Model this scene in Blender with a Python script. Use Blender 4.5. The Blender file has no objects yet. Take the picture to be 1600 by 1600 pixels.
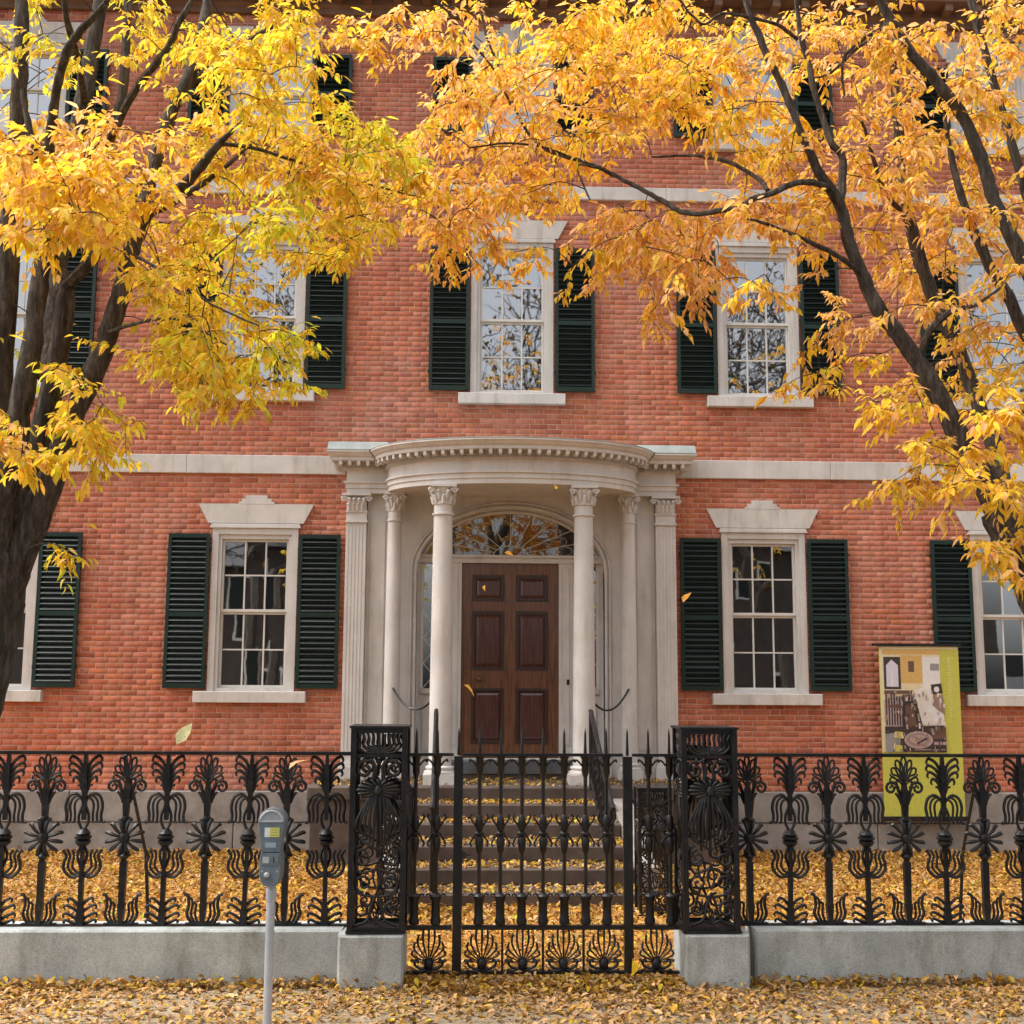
import bpy, math, random
import numpy as np
from mathutils import Vector, Matrix
R = math.radians
random.seed(7); rng = np.random.default_rng(7)
SC = bpy.context.scene
COL = SC.collection

# ------------------------------------------------------------------ camera
FPX, PITCH, YAW, ROLL = 1900.0, R(8.0), R(1.9), R(0.3)
CAM = np.array([-0.44, -13.57, 1.72])
fw = np.array([math.sin(YAW)*math.cos(PITCH), math.cos(YAW)*math.cos(PITCH), math.sin(PITCH)])
rt = np.array([math.cos(YAW), -math.sin(YAW), 0.0]); up = np.cross(rt, fw)
RT = math.cos(ROLL)*rt + math.sin(ROLL)*up; UP = -math.sin(ROLL)*rt + math.cos(ROLL)*up
cd = bpy.data.cameras.new('camera'); cam = bpy.data.objects.new('camera', cd); COL.objects.link(cam)
cd.sensor_width = 36.0; cd.lens = 36.0*FPX/1600.0; cd.clip_end = 500.0; cd.clip_start = 0.05
cam.matrix_world = Matrix(((RT[0], UP[0], -fw[0], CAM[0]), (RT[1], UP[1], -fw[1], CAM[1]), (RT[2], UP[2], -fw[2], CAM[2]), (0, 0, 0, 1)))
SC.camera = cam

def at(px, py, Y):
    """survey helper: the world point at depth Y that the photograph shows at this pixel"""
    r = fw + RT*(px-800)/FPX + UP*(800-py)/FPX
    return CAM + r*((Y-CAM[1])/r[1])

# ------------------------------------------------------------------ sky, sun, exposure
W = bpy.data.worlds.new('World'); SC.world = W; W.use_nodes = True
nt = W.node_tree; nt.nodes.clear()
sky = nt.nodes.new('ShaderNodeTexSky'); sky.sky_type = 'NISHITA'; sky.sun_disc = False
SUN_EL, SUN_AZ = R(60), R(277)          # azimuth measured clockwise from +Y: high on the left, grazing the front
sky.sun_elevation = SUN_EL; sky.sun_rotation = SUN_AZ
sky.air_density = 1.0; sky.dust_density = 6.0; sky.ozone_density = 0.6
hs = nt.nodes.new('ShaderNodeHueSaturation'); hs.inputs['Saturation'].default_value = 0.22
bg = nt.nodes.new('ShaderNodeBackground'); bg.inputs['Strength'].default_value = 0.15
wo = nt.nodes.new('ShaderNodeOutputWorld')
nt.links.new(sky.outputs[0], hs.inputs['Color']); nt.links.new(hs.outputs[0], bg.inputs['Color']); nt.links.new(bg.outputs[0], wo.inputs['Surface'])
sd = bpy.data.lights.new('sun', 'SUN'); sd.energy = 1.7; sd.angle = R(45); sd.color = (1.0, 0.97, 0.92)
sun = bpy.data.objects.new('sun', sd); COL.objects.link(sun)
sdir = Vector((math.sin(SUN_AZ)*math.cos(SUN_EL), math.cos(SUN_AZ)*math.cos(SUN_EL), math.sin(SUN_EL)))
sun.rotation_euler = sdir.to_track_quat('Z', 'Y').to_euler()
vs = SC.view_settings; vs.view_transform = 'Standard'; vs.look = 'None'; vs.gamma = 1.0; vs.use_curve_mapping = False
vs.exposure = 1.26
SC.render.engine = 'CYCLES'
SC.cycles.use_denoising = True
SC.cycles.max_bounces = 6; SC.cycles.diffuse_bounces = 3; SC.cycles.glossy_bounces = 3; SC.cycles.transmission_bounces = 4; SC.cycles.transparent_max_bounces = 10

# ------------------------------------------------------------------ materials
def newmat(name):
    m = bpy.data.materials.new(name); m.use_nodes = True
    n = m.node_tree; n.nodes.clear()
    o = n.nodes.new('ShaderNodeOutputMaterial'); b = n.nodes.new('ShaderNodeBsdfPrincipled')
    n.links.new(b.outputs[0], o.inputs['Surface'])
    return m, n, b, o
def N(n, t, **kw):
    x = n.nodes.new(t)
    for k, v in kw.items():
        if k in x.inputs: x.inputs[k].default_value = v
        else: setattr(x, k, v)
    return x
def noise(n, scale, detail=4.0, rough=0.6, vec=None, stretch=None):
    g = n.nodes.new('ShaderNodeNewGeometry'); src = g.outputs['Position']
    if stretch:
        mp = n.nodes.new('ShaderNodeMapping'); mp.inputs['Scale'].default_value = stretch
        n.links.new(src, mp.inputs['Vector']); src = mp.outputs[0]
    t = N(n, 'ShaderNodeTexNoise', Scale=scale, Detail=detail, Roughness=rough)
    n.links.new(src, t.inputs['Vector']); return t
def ramp(n, src, stops):
    r = n.nodes.new('ShaderNodeValToRGB'); e = r.color_ramp.elements
    while len(e) < len(stops): e.new(0.5)
    for el, (p, c) in zip(e, stops): el.position = p; el.color = (*c, 1) if len(c) == 3 else c
    n.links.new(src, r.inputs['Fac']); return r
def mixc(n, a, b, fac, mode='MIX'):
    m = n.nodes.new('ShaderNodeMix'); m.data_type = 'RGBA'; m.blend_type = mode
    for s, v in ((m.inputs[6], a), (m.inputs[7], b)):
        if hasattr(v, 'links') or hasattr(v, 'is_linked'): n.links.new(v, s)
        else: s.default_value = (*v, 1)
    if hasattr(fac, 'is_linked'): n.links.new(fac, m.inputs[0])
    else: m.inputs[0].default_value = fac
    return m.outputs[2]
def bump(n, b, src, strength=0.3, dist=0.01):
    bp = N(n, 'ShaderNodeBump', Strength=strength, Distance=dist)
    n.links.new(src, bp.inputs['Height']); n.links.new(bp.outputs[0], b.inputs['Normal'])
def simple(name, c1, c2, scale=6.0, rough=0.7, bs=0.2, bd=0.004, spec=0.4, metal=0.0, stretch=None, lo=0.35, hi=0.65):
    m, n, b, o = newmat(name)
    t = noise(n, scale, 6.0, 0.65, stretch=stretch)
    r = ramp(n, t.outputs['Fac'], [(lo, c1), (hi, c2)])
    n.links.new(r.outputs[0], b.inputs['Base Color'])
    b.inputs['Roughness'].default_value = rough; b.inputs['Specular IOR Level'].default_value = spec; b.inputs['Metallic'].default_value = metal
    if bs:
        t2 = noise(n, scale*6, 4.0, 0.6); bump(n, b, t2.outputs['Fac'], bs, bd)
    return m
M = {}
M['trim'] = simple('painted_trim', (.55, .52, .49), (.65, .615, .585), 2.2, .55, .15, .003, .3)
M['sash'] = simple('sash_paint', (.60, .58, .54), (.70, .675, .635), 3.0, .5, .1, .002, .3)
M['stone_trim'] = simple('marble_trim', (.54, .51, .475), (.66, .62, .585), 3.0, .65, .25, .003, .3)
def weather(m, dark, amount):
    n = m.node_tree; b = [x for x in n.nodes if x.type == 'BSDF_PRINCIPLED'][0]; src = b.inputs['Base Color'].links[0].from_socket
    st_ = noise(n, 3.2, 7.0, .72, stretch=(2.5, 1.5, .4)); c = mixc(n, src, dark, ramp(n, st_.outputs['Fac'], [(.50, (0, 0, 0)), (.72, (amount,)*3)]).outputs[0], 'MULTIPLY')
    sp_ = noise(n, 34.0, 4.0, .7); c = mixc(n, c, dark, ramp(n, sp_.outputs['Fac'], [(.60, (0, 0, 0)), (.74, (amount*.8,)*3)]).outputs[0], 'MULTIPLY')
    n.links.new(c, b.inputs['Base Color'])
weather(M['trim'], (.66, .60, .52), .55); weather(M['stone_trim'], (.62, .57, .50), .7); weather(M['sash'], (.7, .66, .6), .4)
M['iron'] = simple('black_iron', (.0035, .0035, .0045), (.009, .0085, .010), 14.0, .33, .35, .003, .5)
def rust(m):
    n = m.node_tree; b = [x for x in n.nodes if x.type == 'BSDF_PRINCIPLED'][0]; src = b.inputs['Base Color'].links[0].from_socket
    t = noise(n, 18.0, 7.0, .75); n.links.new(mixc(n, src, (.075, .030, .014), ramp(n, t.outputs['Fac'], [(.58, (0, 0, 0)), (.70, (.8, .8, .8))]).outputs[0]), b.inputs['Base Color'])
    n.links.new(ramp(n, t.outputs['Fac'], [(.45, (.32, .32, .32)), (.70, (.75, .75, .75))]).outputs[0], b.inputs['Roughness'])
rust(M['iron'])
M['bark'] = None
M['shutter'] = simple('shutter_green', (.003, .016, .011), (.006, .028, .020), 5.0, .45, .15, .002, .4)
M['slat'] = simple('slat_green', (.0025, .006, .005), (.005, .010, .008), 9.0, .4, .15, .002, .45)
M['granite'] = simple('granite', (.31, .335, .335), (.46, .49, .485), 5.0, .8, .5, .004, .3)
def granite_material(name, c1, c2):
    m = simple(name, c1, c2, 3.0, .82, .5, .004, .3); n = m.node_tree; b = [x for x in n.nodes if x.type == 'BSDF_PRINCIPLED'][0]
    src = b.inputs['Base Color'].links[0].from_socket
    sp_ = noise(n, 160.0, 2.0, .5); c = mixc(n, src, ramp(n, sp_.outputs['Fac'], [(.38, (.45, .44, .43)), (.5, (1, 1, 1)), (.66, (1.3, 1.3, 1.3))])  .outputs[0], .38, 'MULTIPLY')
    st_ = noise(n, 2.6, 6.0, .7, stretch=(2.2, 1, .5)); c = mixc(n, c, (.52, .50, .42), ramp(n, st_.outputs['Fac'], [(.48, (0, 0, 0)), (.70, (.75, .75, .75))]).outputs[0], 'MULTIPLY')
    n.links.new(c, b.inputs['Base Color']); return m
M['granite'] = granite_material('granite', (.36, .385, .38), (.52, .55, .54))
M['granite_dark'] = simple('foundation_granite', (.21, .185, .165), (.33, .30, .275), 4.0, .85, .5, .004, .3)
M['brownstone'] = simple('brownstone', (.070, .050, .041), (.125, .093, .078), 4.0, .85, .5, .004, .3)
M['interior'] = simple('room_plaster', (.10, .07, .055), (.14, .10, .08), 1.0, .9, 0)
M['wood_cornice'] = simple('cornice_brown', (.14, .075, .045), (.22, .13, .085), 4.0, .6, .2, .003, .3)
M['lead'] = simple('lead_flashing', (.30, .36, .33), (.46, .48, .46), 7.0, .5, .4, .004, .4)
M['road'] = simple('asphalt', (.04, .04, .042), (.065, .065, .065), 8.0, .9, .6, .006, .2)
M['pole'] = simple('galvanised_pole', (.42, .42, .44), (.55, .55, .57), 9.0, .45, .15, .001, .5, .25)
M['meter'] = simple('meter_grey', (.15, .185, .21), (.22, .26, .285), 12.0, .38, .12, .001, .5, .3)
M['curtain'] = simple('curtain_cloth', (.50, .47, .43), (.62, .59, .54), 5.0, .9, 0)
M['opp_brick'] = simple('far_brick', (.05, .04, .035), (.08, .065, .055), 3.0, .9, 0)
M['slate'] = simple('roof_slate', (.07, .07, .075), (.11, .11, .115), 6.0, .7, .3, .01)

# bricks: each brick carries its own colour; weathering on top
def brick_material(name):
    m, n, b, o = newmat(name)
    a = n.nodes.new('ShaderNodeAttribute'); a.attribute_name = 'Col'
    t = noise(n, 22.0, 5.0, .65)
    c = mixc(n, a.outputs['Color'], ramp(n, t.outputs['Fac'], [(.3, (.68, .64, .62)), (.7, (1.22, 1.18, 1.15))]).outputs[0], .75, 'MULTIPLY')
    t2 = noise(n, .9, 5.0, .7)                                        # pale lime bloom in drifts
    f = ramp(n, t2.outputs['Fac'], [(.48, (0, 0, 0)), (.72, (.42, .42, .42))])
    c = mixc(n, c, (.54, .33, .28), f.outputs[0])
    t3 = noise(n, .55, 3.0, .6)                                       # warmer and redder areas of the wall
    f3 = ramp(n, t3.outputs['Fac'], [(.42, (0, 0, 0)), (.62, (.55, .55, .55))])
    c = mixc(n, c, (1.06, .97, .86), f3.outputs[0], 'MULTIPLY')
    t5 = noise(n, 1.6, 6.0, .7, stretch=(2.4, 1, .35))                  # rain streaks and soot
    c = mixc(n, c, (.62, .56, .54), ramp(n, t5.outputs['Fac'], [(.50, (0, 0, 0)), (.72, (.6, .6, .6))]).outputs[0], 'MULTIPLY')
    n.links.new(c, b.inputs['Base Color']); b.inputs['Roughness'].default_value = .88; b.inputs['Specular IOR Level'].default_value = .2
    t4 = noise(n, 90.0, 3.0, .6); bump(n, b, t4.outputs['Fac'], .5, .003)
    return m
M['brick'] = brick_material('brick_clay')
M['mortar'] = simple('mortar', (.52, .31, .24), (.68, .46, .37), 9.0, .95, .5, .003, .1)

# glass: thin pane, mirror-like at the surface and clear behind
def glass_material(name='window_glass', ior=4.6):
    m, n, b, o = newmat(name); n.nodes.remove(b)
    tr = N(n, 'ShaderNodeBsdfTransparent'); tr.inputs[0].default_value = (.80, .84, .82, 1)
    gl = N(n, 'ShaderNodeBsdfGlossy'); gl.inputs['Roughness'].default_value = .015; gl.inputs['Color'].default_value = (.95, .97, 1, 1)
    fr = N(n, 'ShaderNodeFresnel', IOR=ior)
    mx = n.nodes.new('ShaderNodeMixShader')
    t = noise(n, 3.5, 2.0, .5); bp = N(n, 'ShaderNodeBump', Strength=.014, Distance=.02); n.links.new(t.outputs['Fac'], bp.inputs['Height'])
    n.links.new(bp.outputs[0], gl.inputs['Normal'])
    n.links.new(fr.outputs[0], mx.inputs[0]); n.links.new(tr.outputs[0], mx.inputs[1]); n.links.new(gl.outputs[0], mx.inputs[2]); n.links.new(mx.outputs[0], o.inputs['Surface'])
    return m
M['glass'] = glass_material(); M['fan_glass'] = glass_material('fanlight_glass', 2.5)

# door: stained wood with vertical grain under varnish
def door_material():
    m, n, b, o = newmat('varnished_door')
    t = noise(n, 6.0, 8.0, .7, stretch=(9, 9, .6)); r = ramp(n, t.outputs['Fac'], [(.3, (.030, .012, .008)), (.5, (.075, .028, .015)), (.72, (.13, .05, .022))])
    n.links.new(r.outputs[0], b.inputs['Base Color']); b.inputs['Roughness'].default_value = .28; b.inputs['Coat Weight'].default_value = .4; b.inputs['Coat Roughness'].default_value = .2
    bump(n, b, t.outputs['Fac'], .1, .002); return m
def door_variant(name, stops, rough):
    m = door_material(); m.name = name
    for nd in m.node_tree.nodes:
        if nd.type == 'VALTORGB':
            for el, c in zip(nd.color_ramp.elements, stops): el.color = (*c, 1)
        if nd.type == 'BSDF_PRINCIPLED': nd.inputs['Roughness'].default_value = rough
    return m
M['door'] = door_variant('door_rails', [(.060, .022, .011), (.135, .054, .025), (.20, .086, .040)], .14)
M['door_panel'] = door_variant('door_panel_mahogany', [(.035, .011, .009), (.080, .027, .019), (.13, .047, .031)], .11)
M['door_dark'] = door_variant('door_moulding', [(.012, .006, .005), (.03, .014, .010), (.05, .022, .014)], .35)

def bark_material():
    m, n, b, o = newmat('bark')
    t = noise(n, 11.0, 8.0, .75, stretch=(3.0, 3.0, .55)); r = ramp(n, t.outputs['Fac'], [(.34, (.026, .020, .016)), (.5, (.085, .067, .056)), (.66, (.19, .16, .135))])
    t2 = noise(n, 2.0, 3.0); c = mixc(n, r.outputs[0], (.09, .085, .06), ramp(n, t2.outputs['Fac'], [(.5, (0, 0, 0)), (.7, (.5, .5, .5))]).outputs[0])
    n.links.new(c, b.inputs['Base Color']); b.inputs['Roughness'].default_value = .9; b.inputs['Specular IOR Level'].default_value = .2
    bump(n, b, t.outputs['Fac'], 1.0, .03); return m
M['bark'] = bark_material()

def leaf_material(name, trans=.55, rough=.5):
    m, n, b, o = newmat(name)
    a = n.nodes.new('ShaderNodeAttribute'); a.attribute_name = 'Col'
    t = noise(n, 40.0, 3.0, .6)
    c = mixc(n, a.outputs['Color'], ramp(n, t.outputs['Fac'], [(.3, (.8, .78, .7)), (.7, (1.12, 1.12, 1.1))]).outputs[0], .7, 'MULTIPLY')
    t2 = noise(n, 55.0, 3.0, .7); c = mixc(n, c, (.22, .085, .02), ramp(n, t2.outputs['Fac'], [(.60, (0, 0, 0)), (.72, (.75, .75, .75))]).outputs[0])
    n.links.new(c, b.inputs['Base Color']); b.inputs['Roughness'].default_value = rough; b.inputs['Specular IOR Level'].default_value = .2
    tl = N(n, 'ShaderNodeBsdfTranslucent'); n.links.new(c, tl.inputs['Color'])
    mx = N(n, 'ShaderNodeMixShader'); mx.inputs[0].default_value = trans
    n.links.new(b.outputs[0], mx.inputs[1]); n.links.new(tl.outputs[0], mx.inputs[2]); n.links.new(mx.outputs[0], o.inputs['Surface'])
    return m
M['leaf'] = leaf_material('autumn_leaf')
M['litter'] = leaf_material('fallen_leaf_dry', .15, .7)

def ground_material(name, stops, scale):
    m, n, b, o = newmat(name)
    t = noise(n, scale, 8.0, .75); r = ramp(n, t.outputs['Fac'], stops)
    n.links.new(r.outputs[0], b.inputs['Base Color']); b.inputs['Roughness'].default_value = .95; b.inputs['Specular IOR Level'].default_value = .1
    bump(n, b, t.outputs['Fac'], .8, .02); return m
M['lawn'] = ground_material('leaf_strewn_soil', [(.3, (.10, .075, .02)), (.45, (.28, .13, .03)), (.6, (.42, .20, .045)), (.75, (.20, .17, .04))], 14.0)
M['walk'] = ground_material('sidewalk_concrete', [(.3, (.22, .17, .115)), (.5, (.30, .235, .16)), (.7, (.38, .30, .21))], 9.0)
def flat(name, c, rough=.6):
    m, n, b, o = newmat(name); t = noise(n, 30.0, 3.0)
    n.links.new(mixc(n, c, ramp(n, t.outputs['Fac'], [(.3, (.88, .88, .88)), (.7, (1.05, 1.05, 1.05))]).outputs[0], .8, 'MULTIPLY'), b.inputs['Base Color'])
    b.inputs['Roughness'].default_value = rough; return m

# ------------------------------------------------------------------ mesh helpers
class MB:
    def __init__(s): s.v = []; s.f = []; s.mi = []; s.cur = 0
    def add(s, vs, fs):
        o = len(s.v); s.v += [tuple(p) for p in vs]
        for f in fs: s.f.append([i+o for i in f]); s.mi.append(s.cur)
        return s
    def box(s, x0, x1, y0, y1, z0, z1):
        return s.add([(x0,y0,z0),(x1,y0,z0),(x1,y1,z0),(x0,y1,z0),(x0,y0,z1),(x1,y0,z1),(x1,y1,z1),(x0,y1,z1)],
                     [(0,3,2,1),(4,5,6,7),(0,1,5,4),(1,2,6,5),(2,3,7,6),(3,0,4,7)])
    def cbox(s, x0, x1, y0, y1, z0, z1, c=.01):
        """box with chamfered front (-Y) edges"""
        return s.add([(x0,y1,z0),(x1,y1,z0),(x1,y1,z1),(x0,y1,z1),(x0,y0+c,z0),(x1,y0+c,z0),(x1,y0+c,z1),(x0,y0+c,z1),
                      (x0+c,y0,z0+c),(x1-c,y0,z0+c),(x1-c,y0,z1-c),(x0+c,y0,z1-c)],
                     [(0,3,2,1),(0,1,5,4),(1,2,6,5),(2,3,7,6),(3,0,4,7),(4,5,9,8),(5,6,10,9),(6,7,11,10),(7,4,8,11),(8,9,10,11)])
    def prism(s, poly, y0, y1):
        """polygon in XZ (counter-clockwise seen from -Y) extruded from y0 (front) to y1"""
        n = len(poly); vs = [(x, y0, z) for x, z in poly]+[(x, y1, z) for x, z in poly]
        fs = [list(range(n)), list(range(2*n-1, n-1, -1))]+[[(i+1) % n, i, i+n, (i+1) % n+n] for i in range(n)]
        return s.add(vs, fs)
    def lathe(s, prof, cx, cy, seg=20, sx=1., sy=1.):
        n = len(prof); vs = []
        for r, z in prof:
            for k in range(seg):
                a = 2*math.pi*k/seg; vs.append((cx+r*math.cos(a)*sx, cy+r*math.sin(a)*sy, z))
        fs = [[i*seg+k, i*seg+(k+1) % seg, (i+1)*seg+(k+1) % seg, (i+1)*seg+k] for i in range(n-1) for k in range(seg)]
        fs += [list(range(seg-1, -1, -1)), [(n-1)*seg+k for k in range(seg)]]
        return s.add(vs, fs)
    def tube(s, pts, rad, seg=6, flatten=None):
        P = [Vector(p) for p in pts]; n = len(P)
        if not hasattr(rad, '__len__'): rad = [rad]*n
        vs = []; u = None
        for i in range(n):
            t = (P[min(i+1, n-1)]-P[max(i-1, 0)])
            if t.length < 1e-9: t = Vector((0, 0, 1))
            t.normalize()
            if u is None:
                u = Vector((0, 1, 0)) if abs(t.y) < .9 else Vector((1, 0, 0))
            u = (u-t*u.dot(t)).normalized(); w = t.cross(u)
            for k in range(seg):
                a = 2*math.pi*(k+.5)/seg; vs.append(P[i]+(u*math.cos(a)*(flatten or 1)+w*math.sin(a))*rad[i])
        fs = [[i*seg+k, i*seg+(k+1) % seg, (i+1)*seg+(k+1) % seg, (i+1)*seg+k] for i in range(n-1) for k in range(seg)]
        fs += [list(range(seg-1, -1, -1)), [(n-1)*seg+k for k in range(seg)]]
        return s.add(vs, fs)
    def mesh(s, name, mats, smooth=False):
        me = bpy.data.meshes.new(name); me.from_pydata([tuple(p) for p in s.v], [], s.f)
        for m in (mats if isinstance(mats, (list, tuple)) else [mats]): me.materials.append(m)
        if any(s.mi): me.polygons.foreach_set('material_index', s.mi)
        if smooth:
            me.polygons.foreach_set('use_smooth', [True]*len(me.polygons))
            try: me.set_sharp_from_angle(angle=R(40))
            except Exception: pass
        me.update(); return me
    def build(s, name, mats, parent=None, smooth=False, loc=None):
        return link(name, s.mesh(name, mats, smooth), parent, loc)
def link(name, me, parent=None, loc=None, rot=None):
    o = bpy.data.objects.new(name, me); COL.objects.link(o)
    if parent is not None: o.parent = parent
    if loc is not None: o.location = loc
    if rot is not None: o.rotation_euler = rot
    return o
def tag(o, label=None, cat=None, group=None, kind=None):
    if label: o['label'] = label
    if cat: o['category'] = cat
    if group: o['group'] = group
    if kind: o['kind'] = kind
    return o
def empty(name, loc=(0, 0, 0)):
    o = bpy.data.objects.new(name, None); COL.objects.link(o); o.location = loc; return o
CH = {}
def copy_tree(o, parent=None, loc=None):
    c = o.copy(); COL.objects.link(c); c.parent = parent
    if loc is not None: c.location = loc
    for ch in [x for x in o.children]: copy_tree(ch, c)
    return c
def fast_mesh(name, verts, tris, col, mat):
    me = bpy.data.meshes.new(name); nv, nf = len(verts), len(tris)
    me.vertices.add(nv); me.vertices.foreach_set('co', np.ascontiguousarray(verts, dtype=np.float32).ravel())
    me.loops.add(nf*3); me.loops.foreach_set('vertex_index', np.ascontiguousarray(tris, dtype=np.int32).ravel())
    me.polygons.add(nf); me.polygons.foreach_set('loop_start', np.arange(0, nf*3, 3, dtype=np.int32)); me.polygons.foreach_set('loop_total', np.full(nf, 3, dtype=np.int32))
    a = me.attributes.new('Col', 'FLOAT_COLOR', 'POINT'); c4 = np.ones((nv, 4), dtype=np.float32); c4[:, :3] = col
    a.data.foreach_set('color', c4.ravel()); me.materials.append(mat); me.update(calc_edges=True); me.validate(); return me
def catmull(pts, sub=5):
    P = np.array(pts, float); n = len(P); out = []
    for i in range(n-1):
        p0, p1, p2, p3 = P[max(i-1, 0)], P[i], P[i+1], P[min(i+2, n-1)]
        for k in range(sub):
            t = k/sub; out.append(.5*((2*p1)+(-p0+p2)*t+(2*p0-5*p1+4*p2-p3)*t*t+(-p0+3*p1-3*p2+p3)*t**3))
    out.append(P[-1]); return np.array(out)
def c2(pts, sub=5): return [tuple(p) for p in catmull(pts, sub)]

# ------------------------------------------------------------------ ground
GZ = -.08                                            # garden level
FY = -6.24                                           # face of the fence kerb
road = MB().add([(-60, -60, -.135), (60, -60, -.135), (60, 60, -.135), (-60, 60, -.135)], [(0, 1, 2, 3)]).build('road', M['road']); tag(road, kind='structure')
sw = MB()
for i in range(-12, 12):                             # slabs with recessed joints, kerb stones at the road edge
    pass
swo = MB().box(-30, 30, -8.0, -6.0, -.13, -.02).build('sidewalk', M['walk']); tag(swo, kind='structure')
slab = MB().cbox(0, 1, 0, 1, 0, 1, .01)
def slab_mesh(w, d): 
    m = MB(); c = .012
    m.add([(0,0,0),(w,0,0),(w,d,0),(0,d,0),(0,0,.02-c),(w,0,.02-c),(w,d,.02-c),(0,d,.02-c),(c,c,.02),(w-c,c,.02),(w-c,d-c,.02),(c,d-c,.02)],
          [(0,1,5,4),(1,2,6,5),(2,3,7,6),(3,0,4,7),(4,5,9,8),(5,6,10,9),(6,7,11,10),(7,4,8,11),(8,9,10,11)]); return m.mesh('paving_slab', M['walk'])
sm_ = slab_mesh(.985, .80)
for i in range(-7, 7):
    for j in range(2): link('paving_slab', sm_, swo, (i*1.0+.3, -7.84+j*.815, -.021))
kb = MB()
km = MB().box(0, 1.79, 0, .15, 0, .14).mesh('kerb_stone', M['granite'])
kroot = tag(MB().box(-30, 30, -8.14, -8.03, -.3, -.04).build('kerb', M['granite']), kind='structure')
for i in range(-4, 4): link('kerb_stone', km, kroot, (i*1.8, -8.16, -.135))
garden = MB().box(-30, 30, -6.0, 0.2, -.3, GZ).build('garden_ground', M['lawn']); tag(garden, kind='structure')
walk2 = MB().box(-30, 30, -26, -21, -.13, .0).build('far_sidewalk', M['walk']); tag(walk2, kind='structure')

# ------------------------------------------------------------------ brick house
house = tag(empty('brick_house'), 'three-storey red brick house with green shutters and bowed white portico', 'house')
WX = 7.2; ZB, ZT = .55, 9.56
WIN = [(x, 1.615, 1) for x in (-5.70, -2.85, 2.85, 5.70)]+[(x, 4.985, 1) for x in (-5.70, -2.85, 0, 2.85, 5.70)]+[(x, 8.08, 0) for x in (-5.70, -2.85, 0, 2.85, 5.70)]
HW = .47
OPEN = [(x-HW, x+HW, z-.02, z+(1.805 if t else 1.05)) for x, z, t in WIN]
DOORO = (-1.80, 1.80, 0.0, 3.95)
OPEN.append(DOORO)
# wall core behind the bricks (mortar): strips around the openings
wm = MB(); xs = sorted({-WX, WX, *[o[0] for o in OPEN], *[o[1] for o in OPEN]}); zs = sorted({ZB, ZT, *[o[2] for o in OPEN if o[2] > ZB], *[o[3] for o in OPEN]})
YM = .004
for i in range(len(xs)-1):
    run = None
    for j in range(len(zs)-1):
        cx, cz = (xs[i]+xs[i+1])/2, (zs[j]+zs[j+1])/2
        hole = any(a < cx < b and c < cz < d for a, b, c, d in OPEN)
        if not hole:
            if run is None: run = zs[j]
        if (hole or j == len(zs)-2) and run is not None:
            wm.box(xs[i], xs[i+1], YM, .32, run, zs[j] if hole else zs[j+1]); run = None
wall = wm.build('wall', M['mortar'], house)
CO, BL, MJ = .0593, .200, .0085
BC = [(0.492, 0.165, 0.095), (0.509, 0.174, 0.101), (0.469, 0.15, 0.09), (0.517, 0.193, 0.117), (0.427, 0.134, 0.082), (0.501, 0.174, 0.09), (0.485, 0.161, 0.101), (0.525, 0.206, 0.132)]
def brick_verts(w, h, jit=True):
    c = .004; y0 = -random.uniform(0, .004) if jit else 0; d = .010
    return np.array([(0,d,0),(w,d,0),(w,d,h),(0,d,h),(0,y0+c,0),(w,y0+c,0),(w,y0+c,h),(0,y0+c,h),(c,y0,c),(w-c,y0,c),(w-c,y0,h-c),(c,y0,h-c)])
BT = []
for q in [(0,1,5,4),(1,2,6,5),(2,3,7,6),(3,0,4,7),(4,5,9,8),(5,6,10,9),(6,7,11,10),(7,4,8,11),(8,9,10,11)]: BT += [(q[0], q[1], q[2]), (q[0], q[2], q[3])]
BT = np.array(BT)
bricks = []
row = 0; z = ZB+.004
while z+CO < ZT+.03:
    bi = 0; x = -WX-.35+(row % 2)*.1545+random.uniform(-.008, .008)     # flemish bond: stretcher, header, stretcher
    z0, z1 = z, z+CO-MJ
    while x < WX:
        L = BL if bi % 2 == 0 else .0935; bi += 1
        segs = [(max(x, -WX), min(x+L, WX))] if x+L > -WX else []; x += L+MJ
        for a, b, c, d in OPEN:
            if z1 > c+.02 and z0 < d-.02:
                ns = []
                for s0, s1 in segs:
                    if s1 <= a or s0 >= b: ns.append((s0, s1))
                    else:
                        if s0 < a: ns.append((s0, a-.004))
                        if s1 > b: ns.append((b+.004, s1))
                segs = ns
        for s0, s1 in segs:
            if s1-s0 > .025: bricks.append((s0, z0, s1-s0, z1-z0, L == BL and s1-s0 > BL-.001))
    row += 1; z += CO
def bcol():
    c = np.array(random.choice(BC)); return c*random.choice((.84, .94, 1.0, 1.0, 1.04, 1.10))*random.uniform(.95, 1.05)
# the 300 that show largest: near the camera and not behind the trees
full = [i for i, b in enumerate(bricks) if b[4] and b[1] > .72 and (-5.2 < b[0] < -1.9 or 1.85 < b[0] < 5.0)]
full.sort(key=lambda i: (bricks[i][0]+.1-CAM[0])**2+(bricks[i][1]-CAM[2])**2)
single = set(full[:300])
V, T, C = [], [], []
for i, (x, z, w, h, _) in enumerate(bricks):
    if i in single: continue
    v = brick_verts(w, h)+np.array([x, 0, z]); V.append(v); T.append(BT+12*len(T)); C.append(np.tile(bcol(), (12, 1)))
bo = link('brickwork', fast_mesh('brickwork', np.concatenate(V), np.concatenate(T), np.concatenate(C), M['brick']), wall); tag(bo, kind='stuff')
bms = [fast_mesh('brick', brick_verts(BL, CO-MJ), BT, np.tile(bcol(), (12, 1)), M['brick']) for k in range(14)]
for i in sorted(single): link('brick', random.choice(bms), wall, (bricks[i][0], 0, bricks[i][1]))
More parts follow.
